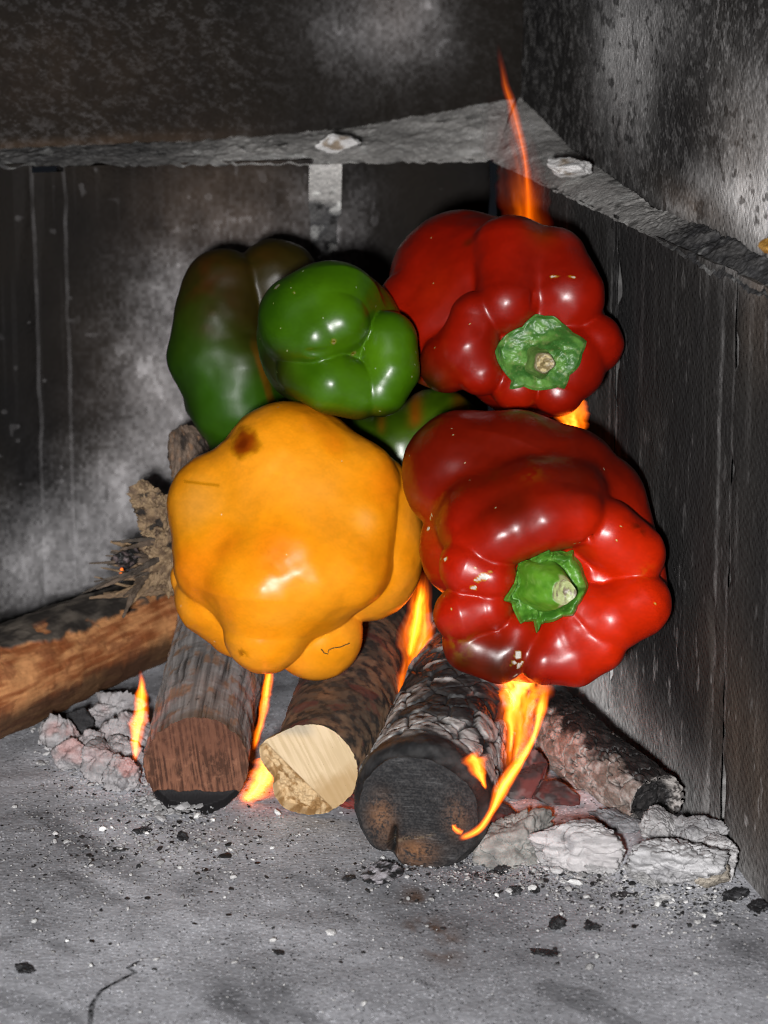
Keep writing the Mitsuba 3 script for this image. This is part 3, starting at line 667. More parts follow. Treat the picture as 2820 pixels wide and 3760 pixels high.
v, f, s = stem_tube(hit, nn, e1, e2, [(-.003, .0094, 0, 0), (.0005, .0090, 0, 0), (.0035, .0084, .0004, 0), (.0070, .0072, .0012, -.0003), (.0100, .0054, .0024, -.0006), (.0114, .0044, .0034, -.0008), (.0110, .0028, .0036, -.0008), (.0102, .0002, .0036, -.0008)], 14, None)
c = calyx_color(v, 15, (.050, .165, .008), (.085, .23, .014), (.12, .25, .04))
uu = (v - hit) @ e1
cutm = np.maximum(sstep(.70, .76, s), sstep(.0042, .0050, uu) * sstep(.5, .55, s))
c = cmix(c, cmix([.30, .34, .14], [.14, .11, .07], sstep(.45, .62, fb((v - hit) * [1, 1, .25], 800, 3, 3))), cutm)
add(KR1 + '__calyx__stem', (v, f), 'mat_calyx', True, color=c, label='thick green stem with a pale torn end')
fib = [Y.hit(px, py) + (CAM - Y.hit(px, py)) * .0012 for px, py in [(1180, 2384), (1190, 2398), (1204, 2402), (1206, 2388), (1222, 2380), (1250, 2376), (1284, 2362)]]
fv, ff_ = tube(np.array(fib), .00017)
add('dry_fibre', (fv, ff_), 'mat_wood', True, color=np.tile([.09, .05, .02], (len(fv), 1)), label='thin dark plant fibre stuck to the bottom lobe of the yellow pepper', cat='fibre')
#@@LOGS
# ---------------------------------------------------------------- logs
def log_mesh(axis, radii, rough, seed, ns=420, na=300, start_bevel=0., dip=(), ridges=(90, 9.), oval=1.0):
    axis = np.array(axis, float); d = np.r_[0, np.cumsum(np.linalg.norm(np.diff(axis, axis=0), axis=1))]
    from scipy.interpolate import PchipInterpolator
    L = d[-1]; s = np.linspace(0, L, ns)
    C = PchipInterpolator(d, axis)(s); r0 = PchipInterpolator(d, np.array(radii, float))(s)
    Tn = nrm(np.gradient(C, axis=0)); N = nrm(np.array([0, 0, 1.0]) - Tn * Tn[:, 2:]); B = np.cross(Tn, N)
    a = np.linspace(-np.pi, np.pi, na + 1)                       # the seam is at the bottom
    S, A = np.meshgrid(s, a, indexing='ij')
    q = np.stack([np.cos(A) * .02, np.sin(A) * .02, S], -1)
    rr = r0[:, None] * (1 + .10 * (nz(q * [1, 1, .35], 55, seed) - .5) + .06 * (nz(q, 120, seed + 1) - .5))
    gr = .6 * fb(q * [1, 1, 1 / ridges[1]], ridges[0] * 8, seed + 2, 3) + .4 * fb(q * [1, 1, 1 / ridges[1] / 1.6], ridges[0] * 22, seed + 4, 2)
    disp = rough * (gr - .5) + .0006 * (fb(q, 420, seed + 3, 3) - .5)
    if start_bevel: disp -= r0[:, None] * .15 * sstep(start_bevel, 0, S) ** 1.6
    for a0, wa, dp, ls in dip: disp -= dp * np.exp(-((A - a0) / wa) ** 2) * sstep(ls, 0, S)
    P = C[:, None] + (N[:, None] * np.cos(A)[..., None] * oval + B[:, None] * np.sin(A)[..., None]) * (rr + disp)[..., None]
    return dict(P=P, S=S, A=A, q=q, gr=gr, C=C, T=Tn, N=N, B=B, r=rr + disp, L=L)
def cells2(u, v, size, seed):
    from scipy.spatial import cKDTree
    rng = np.random.default_rng(seed)
    nu, nv = int((u.max() - u.min()) / size) + 3, int((v.max() - v.min()) / size) + 3
    gu, gv = np.meshgrid(np.arange(nu), np.arange(nv), indexing='ij')
    pts = np.stack([u.min() + (gu + rng.uniform(-.5, .5, gu.shape)) * size, v.min() + (gv + rng.uniform(-.5, .5, gu.shape)) * size], -1).reshape(-1, 2)
    d, i = cKDTree(pts).query(np.stack([u, v], -1).reshape(-1, 2), k=2)
    return d[:, 0].reshape(u.shape), d[:, 1].reshape(u.shape), rng.random(len(pts))[i[:, 0]].reshape(u.shape)
def out(m, C):
    t = trimesh.Trimesh(*m, process=False)
    return flip(m) if ((t.triangles_center - C) * t.face_normals).sum() < 0 else m
def bark(key, g, col, mat='mat_wood'):
    m = grid_mesh(g['P']); m = out(m, np.repeat(g['C'].mean(0)[None], len(m[1]), 0))
    return add(key, m, mat, True, color=col.reshape(-1, 3))
def cut(g, end=0, nr=90, relief=None):
    """Cap on the first (end=0) or last ring: polar grid, relief(q) moves it along the outward axis. Returns P, local coordinates (along RT and up, in units of the radius)."""
    ring = g['P'][end, :-1] if end == 0 else g['P'][-1, :-1]
    C, Tn = ring.mean(0), (-g['T'][0] if end == 0 else g['T'][-1])
    t = np.linspace(1, 0, nr)
    Pn = C + (ring - C)[None] * t[:, None, None]
    d = Pn - C; R0 = np.linalg.norm(ring - C, axis=1).mean()
    x, y = d @ nrm(RT - Tn * (RT @ Tn)) / R0, d @ nrm(np.array([0, 0, 1.]) - Tn * Tn[2]) / R0
    if relief is not None: Pn = Pn + Tn * (relief(x, y, t[:, None] + x * 0) * sstep(1.0, .93, t)[:, None])[..., None]
    return np.concatenate([Pn, Pn[:, :1]], 1), np.concatenate([x, x[:, :1]], 1), np.concatenate([y, y[:, :1]], 1), Tn, C
def cap(key, Pn, col, Tn, mat='mat_wood', label=None):
    m = grid_mesh(Pn)
    if trimesh.Trimesh(*m, process=False).face_normals.mean(0) @ Tn < 0: m = flip(m)
    return add(key, m, mat, True, color=col.reshape(-1, 3), label=label)

# grey weathered log with a brown sawn end
g = log_mesh([atZ(718, 2812, .0192), atZ(775, 2520, .0205), atZ(825, 2300, .022), atZ(870, 2080, .024)], [.0192, .0200, .0205, .021], .0018, 5, ridges=(75, 34.))
q, A, S = g['q'], g['A'], g['S']
c = cmix([.12, .113, .11], [.29, .275, .265], sstep(.32, .66, g['gr']))
c = cmix(c, [.25, .125, .058], .75 * sstep(.52, .68, fb(q * [1, 1, .4], 230, 6, 4)) * sstep(.3, .55, g['gr']))
c = cmix(c, [.035, .03, .027], .85 * sstep(.38, .28, g['gr']))
c = cmix(c, [.03, .027, .025], .8 * sstep(.012, .0, np.abs(fb(q * [1, 1, .12], 170, 31, 2) - .5)) * sstep(.5, .6, nz(q, 60, 8)))
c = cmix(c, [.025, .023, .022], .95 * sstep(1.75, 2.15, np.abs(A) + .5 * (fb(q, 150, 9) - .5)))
c = cmix(c, [.10, .06, .03], .6 * sstep(.012, .0, S + .01 * (fb(q, 200, 3) - .5)))
KA = numbered('firewood_log')
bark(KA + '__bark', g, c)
def rel1(x, y, t): return -.0045 * sstep(-.50, -.56, y + .10 * (fb(np.stack([x, y, x * 0], -1), 6, 4) - .5)) * sstep(.0, .12, 1 - t + .12) - .004 * sstep(-.62, -1.1, y) + .0004 * (np.abs(((x + .08 * y) * 17) % 1 - .5))
Pn, x, y, Tn, C = cut(g, 0, 110, rel1)
jag = y + .10 * (fb(np.stack([x, y, x * 0], -1), 6, 4) - .5)
st = .6 * fb(np.stack([(x + .12 * y) * 20, y * .9, x * 0], -1), 1.6, 2, 3) + .4 * fb(np.stack([x * 8, y * 5, x * 0], -1), 1.5, 22, 4)
c = cmix([.055, .022, .012], [.165, .070, .040], sstep(.36, .62, st)); c = cmix(c, [.26, .12, .07], .4 * sstep(.6, .8, fb(np.stack([x, y, x * 0], -1), 14, 7)))
c = cmix(c, [.075, .026, .014], .5 * sstep(.0, .55, y) )
c = cmix(c, [.016, .015, .016], sstep(-.50, -.54, jag))
cap(KA + '__cut_face', Pn, c, Tn, label='sawn reddish brown end face, charred black along its lower rim')
tag(KA, 'grey weathered log with a reddish brown sawn end, under the yellow pepper', 'log', 'logs in the fire')

# dark barked log with a cream cut
g = log_mesh([atZ(1150, 2822, .0195), atZ(1262, 2600, .0225), atZ(1318, 2400, .025), atZ(1345, 2180, .028)], [.0178, .0200, .0205, .021], .0008, 15, ridges=(60, 3.), dip=[(-1.25, .35, -.0042, .012), (-2.5, .45, -.0020, .010), (-1.9, .18, .0022, .012)])
q, A, S = g['q'], g['A'], g['S']
b1_, b2_ = fb(q * [1, 1, .8], 95, 6, 5), fb(q * [1, 1, .7], 330, 8, 4)
c = cmix([.030, .026, .023], [.085, .062, .045], sstep(.35, .65, b2_))
c = cmix(c, [.20, .118, .070], .7 * sstep(.46, .62, b1_) * sstep(.30, .58, b2_))
c = cmix(c, [.10, .035, .03], .6 * sstep(.58, .66, fb(q, 95, 19, 4)))
c = cmix(c, [.28, .17, .10], .45 * sstep(.8, 1.5, A) * sstep(.4, .6, b2_))
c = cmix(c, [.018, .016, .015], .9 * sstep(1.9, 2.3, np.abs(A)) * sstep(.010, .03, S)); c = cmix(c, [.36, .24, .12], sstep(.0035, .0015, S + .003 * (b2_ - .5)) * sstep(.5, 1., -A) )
KB = numbered('firewood_log')
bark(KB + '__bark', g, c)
def rel2(x, y, t):
    dd = -.70 * x - .72 * y - .30                                   # below this line the wood tore instead of being sawn
    o = np.stack([x, y, x * 0], -1)
    return .0012 * sstep(.4, 0, 1 - t) * 0 - .0035 * sstep(-.02, .9, dd) - .0016 * sstep(0, .06, dd) + (.0042 * (fb(o, 5, 4, 4) - .5) + .0016 * (fb(o, 16, 6, 2) - .5)) * sstep(0, .1, dd)
Pn, x, y, Tn, C = cut(g, 0, 120, rel2)
dd = -.70 * x - .72 * y - .30; o = np.stack([x, y, x * 0], -1)
st = fb(np.stack([(x + .5 * y) * 12, (y - .5 * x) * .7, x * 0], -1), 1.6, 2, 3)
c = cmix([.50, .375, .22], [.60, .465, .295], sstep(.3, .7, st))
c = cmix(c, [.34, .21, .085], .7 * sstep(-.15, -.6, y - .5 * x + .3 * (fb(o, 5, 9) - .5)) )
c = cmix(c, cmix([.50, .36, .20], [.26, .15, .06], sstep(.4, .62, fb(o, 9, 3, 4))), sstep(0, .05, dd))
c = cmix(c, [.22, .22, .2], .5 * sstep(.62, .85, y) * sstep(.2, -.2, x))
cap(KB + '__cut_face', Pn, c, Tn, label='cream coloured fresh end face, half sawn and half torn')
tag(KB, 'dark mottled log with a cream cut end, between the grey and charred logs', 'log', 'logs in the fire')

# charred log
g = log_mesh([atZ(1532, 2985, .0215), atZ(1640, 2720, .0265), atZ(1745, 2450, .031), atZ(1800, 2300, .033)], [.0252, .0246, .0232, .022], .0008, 25, start_bevel=.0075, ridges=(50, 1.5), dip=[(-2.63, .16, .004, .03)])
q, A, S = g['q'], g['A'], g['S']
d1, d2, cid = cells2(A * .024, S, .0105, 7)
e1_, e2_, _ = cells2(A * .024, S, .0042, 8)
b2_ = fb(q, 260, 8, 4)
grooves = np.maximum(sstep(.0016, .0003, d2 - d1 + .0012 * (b2_ - .5)), .22 * sstep(.0008, .0002, e2_ - e1_)) * sstep(.010, .018, S)
Cc = g['C'][:, None] - g['P']; g['P'] += Cc / np.linalg.norm(Cc, axis=-1, keepdims=True) * (.0014 * grooves - .0012 * (cid - .5) * sstep(.012, .02, S))[..., None]
c = cmix([.011, .011, .0115], [.034, .033, .033], sstep(.35, .7, b2_))
ash = sstep(.40, .52, .55 * fb(q, 85, 9, 4) + .28 * cid + .20 * np.exp(-((S - .027) / .011) ** 2)) * sstep(.011, .018, S + .008 * (b2_ - .5)) * sstep(1.9, 1.2, np.abs(A - .25))
c = cmix(c, cmix([.19, .183, .178], [.42, .405, .39], sstep(.35, .65, b2_)), ash * (1 - .95 * grooves) * sstep(.28, .40, b2_))
KC = numbered('firewood_log')
bark(KC + '__bark', g, c, 'mat_char')
def rel3(x, y, t):
    o = np.stack([x, y, x * 0], -1)
    crack_ = np.abs(x + .42 - .10 * (y + .75) + .16 * (fb(o, 4, 3) - .5))
    groove = sstep(.09, .0, crack_) * sstep(-.22, -.42, y)
    return -.0045 * groove + .0012 * (fb(o, 3, 5) - .5) + .00012 * (fb(o * [1, 9, 1], 5, 8, 2) - .5)
Pn, x, y, Tn, C = cut(g, 0, 120, rel3)
o = np.stack([x, y, x * 0], -1); b = fb(o, 5, 5, 4); sp = fb(o, 40, 8, 2)
c = cmix([.011, .011, .012], [.026, .025, .025], sstep(.4, .7, sp))
br = .8 * np.exp(-((x + .62) / .2) ** 2 - ((y + .15) / .34) ** 2) + .95 * np.exp(-((x + .05) / .3) ** 2 - ((y + .72) / .22) ** 2) + .5 * np.exp(-((x - .65) / .18) ** 2 - ((y + .05) / .3) ** 2)
c = cmix(c, [.17, .080, .036], np.clip(br, 0, 1) * sstep(.25, .6, .5 * b + .5 * sp)); c = cmix(c, [.008, .008, .008], sstep(.06, .0, np.abs(x + .42 - .10 * (y + .75) + .16 * (fb(o, 4, 3) - .5))) * sstep(-.22, -.36, y))
gl = sstep(.05, .0, np.abs(y + .42 + .25 * (x - .1) * -1 + .1 * (b - .5))) * sstep(.5, .25, np.abs(x + .15)); c = cmix(c, [.14, .10, .055], .5 * gl * sstep(.4, .6, sp))
cap(KC + '__cut_face', Pn, c, Tn, 'mat_char', label='blackened end face with scorched brown patches')
tag(KC, 'thick charred black log with grey ash scales, under the lower red pepper', 'log', 'logs in the fire')

# orange peeled log across the left
g = log_mesh([atZ(-420, 2670, .0222), atZ(0, 2512, .0222), atZ(300, 2384, .0215), atZ(580, 2270, .0208), atZ(760, 2200, .021)], [.0226, .0222, .0212, .0205, .019], .0014, 35, ridges=(80, 10.))
q, A, S = g['q'], g['A'], g['S']
Aw = A                                                           # 0 = top; find the sign that looks towards the viewer
side = np.sign((g['B'].mean(0)) @ (-FW)); Af = A * side
gl1, b2_ = .55 * fb(q * [1, 1, .10], 560, 4, 3) + .45 * fb(q * [1, 1, .3], 170, 44, 3), fb(q, 130, 8, 4)
c = cmix([.24, .075, .024], [.50, .235, .095], sstep(.36, .64, gl1))
c = cmix(c, [.20, .065, .025], .7 * sstep(.52, .66, fb(q * [1, 1, .35], 190, 5, 5)))
edge = Af + 1.1 * (fb(q * [1, 1, .4], 120, 11, 4) - .5) + .28 * sstep(.10, .0, S - .02)
barkm = sstep(.78, .66, edge)
pk = sstep(.58, .63, fb(q * [1, 1, .4], 150, 14, 3)) * sstep(.15, .4, Af)
c = cmix(c, cmix([.028, .024, .021], [.10, .085, .07], sstep(.35, .7, fb(q * [1, 1, .3], 260, 3, 3))), barkm * (1 - .9 * pk))
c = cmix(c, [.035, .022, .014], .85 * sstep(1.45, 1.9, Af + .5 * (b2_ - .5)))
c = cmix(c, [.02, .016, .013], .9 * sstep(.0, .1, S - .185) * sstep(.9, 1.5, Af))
Cc = g['C'][:, None] - g['P']; g['P'] += Cc / np.linalg.norm(Cc, axis=-1, keepdims=True) * (.0012 * (1 - barkm))[..., None]
KD = numbered('firewood_log')
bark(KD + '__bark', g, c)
tag(KD, 'peeled orange log lying crosswise at the left, its far end frayed', 'log', 'logs in the fire')
# frayed splinters at its far end
rng = np.random.default_rng(4)
def splinter(P0, P1, w, bend, col, key):
    n, m = 26, 10
    s = np.linspace(0, 1, n); d = P1 - P0; L = np.linalg.norm(d); T_ = d / L
    sd = nrm(np.cross(T_, -FW)); nn_ = np.cross(sd, T_)
    C = P0 + d * s[:, None] + nn_ * (bend * L * np.sin(np.pi * s))[:, None] + sd * (bend * .6 * L * np.sin(np.pi * s * 1.3))[:, None]
    a = np.linspace(0, 2 * np.pi, m, endpoint=False)
    wd = w * (1 - .75 * s ** 2) * (.8 + .5 * rng.random(n))
    P = C[:, None] + sd * (np.cos(a) * wd[:, None])[..., None] + nn_ * (np.sin(a) * wd[:, None] * .35)[..., None]
    v, f = grid_mesh(P, True); f = out((v, f), np.repeat(C, 1, 0).mean(0))[1]
    v = np.vstack([v, C[:1], C[-1:]]); k = len(v)
    i = np.arange(m); j = (i + 1) % m
    f = np.vstack([f, np.stack([i * 0 + k - 2, i, j], 1), np.stack([i * 0 + k - 1, (n - 1) * m + j, (n - 1) * m + i], 1)])
    cc = cmix(np.array(col) * .6, np.array(col) * 1.25, sstep(.3, .7, fb(v, 500, int(w * 1e5), 3)))
    add(key, (v, f), 'mat_wood', 40, color=None if False else None) if False else None
    scene[numbered(key)] = mikit.ply((v, f), 'mat_wood', smooth=True, color=cc)
SP = [((640, 2130), (330, 2205), .0030, .06), ((640, 2085), (350, 2150), .0026, .08), ((660, 2040), (405, 1995), .0030, .05), ((640, 2010), (415, 1975), .0020, .10), ((640, 2100), (430, 2130), .0032, .04), ((560, 2075), (445, 2265), .0034, .05),
      ((600, 2060), (470, 2235), .0026, .04), ((540, 2100), (300, 2170), .0022, .06), ((650, 2160), (380, 2185), .0035, .03), ((660, 1990), (440, 2010), .0030, .06), ((600, 2150), (345, 2130), .0014, .10), ((660, 2100), (520, 2030), .0036, .03), ((620, 2050), (395, 2075), .0022, .08), ((640, 2030), (420, 2040), .0026, .02)]
SP = [(a, b, w * .55, bd) for a, b, w, bd in SP] + [((620 + rng.uniform(-30, 30), 2080 + rng.uniform(-60, 60)), (rng.uniform(330, 500), rng.uniform(1990, 2200)), rng.uniform(.0007, .0017), rng.uniform(.02, .12)) for _ in range(22)]
for i, (a, b, w, bd) in enumerate(SP):
    t0 = 1.135 + .004 * (i % 3)
    splinter(atT(*a, t0 + .006), atT(*b, t0 - .012 * (i % 2)), w, bd * (1 if i % 2 else -1), [(.15, .10, .06), (.09, .066, .048), (.19, .125, .07), (.06, .048, .038)][i % 4], KD + '__splinter')
# bark slab standing up behind the yellow pepper, and the end of a hidden stick
def lumpy(key, pts, radii, seed, cols, t, label=None, ns=120, na=160, rough=.004, part=None):
    gg = log_mesh([atT(px, py, t + dt) for px, py, dt in pts], radii, rough, seed, ns, na, ridges=(60, 2.))
    cc = cmix(cols[0], cols[1], sstep(.35, .65, fb(gg['q'], 150, seed, 4))); cc = cmix(cc, [.02, .016, .014], .9 * sstep(.60, .70, fb(gg['q'], 110, seed + 5, 3)))
    cc = cmix(cc, cols[2], .7 * sstep(.6, .75, fb(gg['q'], 260, seed + 7, 3)))
    P = gg['P']; P = np.concatenate([np.repeat(P[:1].mean(1, keepdims=True), P.shape[1], 1), P, np.repeat(P[-1:].mean(1, keepdims=True), P.shape[1], 1)])
    cc = np.concatenate([cc[:1], cc, cc[-1:]])
    m = grid_mesh(P); m = out(m, P.reshape(-1, 3).mean(0))
    return add(key, m, 'mat_wood', True, color=cc.reshape(-1, 3), label=label)
for i, (px, py, dt, rd, sd) in enumerate([(540, 1830, 0, [.0075, .004, .0070], 61), (585, 1920, .003, [.0085, .005, .0105], 62), (632, 2030, .006, [.0100, .006, .0130], 63), (520, 1790, .001, [.0035, .003, .0030], 64)]):
    v, f, r = rock(atT(px, py, 1.135 + dt), rd, sd, 5, .75, rot_z(.25 * i), 2.6, .14, 9)
    c = cmix([.10, .066, .042], [.24, .165, .095], sstep(.32, .68, fb(v * [1, 1, .6], 420, sd, 4))); c = cmix(c, [.33, .24, .14], .6 * sstep(.6, .72, fb(v, 900, sd + 2, 2))); c = cmix(c, [.015, .013, .012], .95 * sstep(.60, .66, fb(v, 150, sd + 4, 3)))
    add(KD + '__bark_chunk', (v, f), 'mat_wood', True, color=c)
v, f, r = rock(atT(470, 2055, 1.128), [.0052, .004, .0050], 66, 4, .6, None, 2.4, .1)
add(KD + '__charred_knot', (v, f), 'mat_char', True, color=cmix([.010, .010, .010], [.11, .085, .085], sstep(.5, .7, fb(v, 400, 3, 3))), label='small burnt black knot in the frayed end')
KE = lumpy('wood_stub', [(668, 1590, 0), (690, 1650, -.004), (730, 1800, -.01), (800, 2050, -.016)], [.0056, .0082, .0095, .010], 67, ([.085, .062, .048], [.16, .115, .085], [.2, .11, .06]), 1.165)
tag(KE, 'brown weathered stick end poking up between the dark green and yellow peppers', 'stick')

# burnt right log
g = log_mesh([atZ(2030, 2650, .0135), atZ(2150, 2770, .0130), atZ(2290, 2870, .0122), atZ(2412, 2952, .0112)], [.0134, .0132, .0124, .0116], .0024, 45, ns=360, na=240, ridges=(50, 2.))
q, A, S = g['q'], g['A'], g['S']
side = np.sign((g['B'].mean(0)) @ (-FW)); Af = A * side
ck = np.abs(fb(q, 100, 7, 3) - .5); groove = sstep(.03, 0, ck)
Cc = g['C'][:, None] - g['P']; g['P'] += Cc / np.linalg.norm(Cc, axis=-1, keepdims=True) * (.0016 * groove)[..., None]
b2_ = fb(q, 180, 8, 4)
c = cmix([.011, .010, .010], [.030, .027, .026], sstep(.4, .7, b2_))
lo = sstep(.45, .85, Af + 1.2 * (fb(q, 110, 3, 4) - .5)); hi = sstep(-.45, -.9, Af + .9 * (fb(q, 120, 5, 4) - .5))
c = cmix(c, cmix([.17, .135, .115], [.34, .30, .275], sstep(.4, .65, b2_)), lo * (1 - .9 * groove)); c = cmix(c, [.10, .09, .082], .8 * hi * sstep(.4, .6, b2_))
KF = numbered('firewood_log')
bark(KF + '__bark', g, c, 'mat_char')
def rel5(x, y, t): o = np.stack([x, y, x * 0], -1); return -.0045 * sstep(1, .6, t) + .0012 * (fb(o, 4, 3) - .5) - .0016 * sstep(.06, 0, np.abs(fb(o, 2.2, 8, 2) - .5))
Pn, x, y, Tn, C = cut(g, -1, 80, rel5)
rad = np.sqrt(x * x + y * y); o = np.stack([x, y, x * 0], -1)
c = cmix([.011, .0105, .011], [.03, .028, .028], sstep(.4, .7, fb(o, 9, 4, 3)))
rg = sstep(.66, .85, rad + .12 * (fb(o, 4, 6) - .5)); c = cmix(c, cmix([.05, .045, .043], [.30, .28, .265], sstep(.4, .62, fb(o, 6, 22, 3) + .12 * np.sin(rad * 60 + 6 * fb(o, 3, 2)))), rg * sstep(-.9, -.2, -y * .2 + .3 * np.abs(x)) )
cap(KF + '__cut_face', Pn, c, Tn, 'mat_char', label='hollowed black end with curled ash rim')
tag(KF, 'small burnt log with a hollow black end, against the right wall', 'log', 'logs in the fire')
#@@ASH
# ---------------------------------------------------------------- ash lumps, coals, flakes
def chunk(px, py, z, rad, seed, tone, label, cat='ash lump', group='ash lumps and coals around the fire', key='ash_lump', rough=.35, tilt=.25, pink=0., crack=.10, sub=5):
    rng = np.random.default_rng(seed)
    v, f, r = rock(atZ(px, py, z), rad, seed, sub, rough * 1.25, rand_rot(rng, tilt), 3.0, crack * 1.3)
    a = fb(v, 190, seed, 4); lay = fb(v * [1, 1, 3.5], 160, seed + 4, 3)
    tone = np.array(tone) * .78
    c = cmix(tone * .72, tone * 1.18, sstep(.3, .7, lay)); c = cmix(c, tone * np.array([.45, .45, .47]), .6 * sstep(.58, .72, a))
    c = cmix(c, [.05, .048, .05], .75 * sstep(.72, .52, r + .2 * (a - .4)))
    if pink: c = cmix(c, [.55, .16, .12], pink * sstep(.48, .68, fb(v, 95, seed + 6, 3)))
    return add(key, (v, f), 'mat_ash', True, color=c, label=label, cat=cat, group=group)
W, GY = (.50, .495, .50), (.30, .295, .295)
chunk(2110, 3090, .0085, [.021, .0125, .0085], 101, (.52, .50, .50), 'long white ash lump right of the charred log')
chunk(1905, 3085, .0055, [.017, .0125, .0065], 102, (.33, .33, .31), 'grey flaky ash lump touching the charred log')
chunk(2475, 3165, .0095, [.0150, .012, .0105], 103, W, 'biggest white ash lump in the cluster by the right wall')
chunk(2560, 3085, .0085, [.0110, .011, .0090], 104, (.40, .395, .40), 'grey white ash lump behind the biggest one by the right wall')
chunk(2452, 3070, .0075, [.0080, .009, .0080], 105, (.42, .41, .41), 'ash lump below the hollow end of the burnt log')
chunk(2655, 3140, .0075, [.0060, .009, .0080], 106, (.47, .46, .46), 'white ash lump nearest the right wall')
chunk(2620, 3205, .0050, [.0115, .008, .0055], 107, (.38, .34, .285), 'flat beige ash lump at the front of the cluster')
chunk(2370, 3215, .0030, [.0105, .008, .0035], 108, (.44, .435, .43), 'low crumbled ash lump left of the biggest white one')
chunk(2210, 3165, .0030, [.0090, .008, .0035], 109, (.42, .41, .41), 'low ash lump in front of the long white one')
chunk(2300, 3030, .0040, [.0150, .010, .0045], 110, (.24, .24, .25), 'grey ash heap between the long lump and the burnt log')
chunk(2255, 2640, .006, [.0045, .004, .006], 111, (.6, .59, .58), 'small white flake of ash on the wall behind the burnt log')
LC = [(238, 2705, .0075, .0085, .5, 'pink tinged coal nearest the peeled log'), (300, 2655, .0085, .006, 0, 'dark coal just under the peeled log'), (372, 2640, .0065, .0075, .25, 'pale coal under the middle of the peeled log'), (440, 2620, .0075, .009, 0, 'grey coal furthest back under the peeled log'),
      (478, 2690, .0075, .011, .15, 'large pale coal beside the small flame'), (395, 2715, .0065, .009, .1, 'pale coal in the middle of the left heap'), (372, 2790, .0065, .0095, .25, 'round white coal at the front of the left heap'), (252, 2775, .005, .008, .6, 'low pink coal at the left front of the heap'),
      (456, 2845, .0055, .0085, .6, 'pink coal beside the brown sawn end'), (325, 2745, .0055, .0075, .1, 'small pale coal left of the round white one'), (440, 2765, .0055, .008, .1, 'small grey white coal behind the brown sawn end'), (180, 2690, .004, .006, .2, 'leftmost small coal of the heap')]
for i, (px, py, z, r, pk, lb) in enumerate(LC):
    dark = 'dark' in lb
    chunk(px, py, z, [r * 1.05, r * .95, r * .85], 140 + i, (.05, .05, .052) if dark else (.42, .405, .41), lb, 'coal', key='coal', pink=pk * .5, tilt=.5, rough=.42, sub=4)
# dull red coals between the charred and the burnt log
def ember(px, py, z, rad, seed, label, glow, tone=(.06, .03, .03), hue=(.13, .012, .007)):
    rng = np.random.default_rng(seed)
    v, f, r = rock(atZ(px, py, z), rad, seed, 4, .3, rand_rot(rng, .3), 1.6, .08)
    a = fb(v, 130, seed, 3); hot = sstep(.35, .6, a)
    c = cmix(tone, [.36, .30, .29], .8 * sstep(.55, .7, fb(v, 200, seed + 3, 3)))
    gcol = cmix([0, 0, 0], np.array(hue) * glow, hot * sstep(.62, .45, fb(v, 260, seed + 8, 3)))
    key = add('ember', (v, f), 'mat_ash', True, color=c, label=label, cat='ember', group='glowing embers')
    m = scene[key]
    sc = mikit.ply((v, f), 'mat_black', smooth=True, color=gcol + .35 * c); scene[key] = {**sc, 'emitter': {'type': 'area', 'radiance': VC}} if glow else m  # the ash tone glows too, in place of light falling on it
    return key
scene['mat_black'] = {'type': 'diffuse', 'reflectance': {'type': 'rgb', 'value': [.03, .026, .026]}}
ember(1920, 2880, .0075, [.0105, .008, .0085], 201, 'dull red coal behind the tall flame', 1.0)
ember(2020, 2915, .0065, [.0105, .007, .0075], 202, 'two toned red and grey coal left of the burnt log', .6)
ember(1840, 2990, .0045, [.0085, .006, .0050], 203, 'low red coal at the foot of the flame', 1.0)
ember(2040, 2690, .0150, [.0085, .010, .0145], 204, 'tall glowing red end of burnt wood left of the burnt log', 1.0)
ember(1955, 2830, .0100, [.0065, .007, .0070], 205, 'small red coal under the tall flame', 1.0)
ember(1270, 2925, .0030, [.0105, .014, .0040], 206, 'red glowing coal under the cream cut log', 1.5)
ember(447, 2098, .0360, [.0009, .0009, .0017], 207, 'tiny bright spark in the frayed wood', 1., hue=(2.4, .42, .03))
# black charcoal flakes lying on the floor
FLK = [(1400, 3205, .0062, .0028, 'shiny black charcoal piece in front of the charred log'), (2045, 3395, .0042, .0016, 'upper of the two black flakes on the right floor'), (2010, 3440, .0034, .0012, None), (2005, 3495, .0042, .0010, 'lowest black flake on the right floor'), (2170, 3402, .0030, .0014, 'black flake right of the pair on the floor'), (1890, 3268, .0026, .0016, 'black flake in front of the grey ash'),
       (2110, 3160, .0072, .0016, 'long black flake under the long white ash lump'), (1700, 3115, .0042, .0010, 'thin black flake beside the charred log'), (1840, 3195, .0026, .0014, 'small brown black flake by the grey ash'), (2690, 3285, .0052, .0016, 'black flake by the right wall'), (2290, 3284, .0042, .0008, 'flat black flake in front of the crumbled ash'), (520, 3052, .0030, .0010, 'black flake in front of the brown sawn end'), (670, 3073, .0024, .0014, 'small black curled flake on the left floor'),
       (440, 3117, .0026, .0006, 'flat dark flake on the left floor'), (1280, 3225, .0026, .0007, 'small dark flake left of the shiny charcoal'), (90, 3556, .0034, .0010, 'dark flake near the left edge of the floor'), (2780, 3330, .0034, .0014, 'dark crumb at the foot of the right wall'), (1960, 3262, .0024, .0012, 'dark crumb beside the white grains'), (2440, 3035, .0028, .0010, None), (1020, 3495, .0024, .0006, 'thin dark flake in the middle of the floor')]
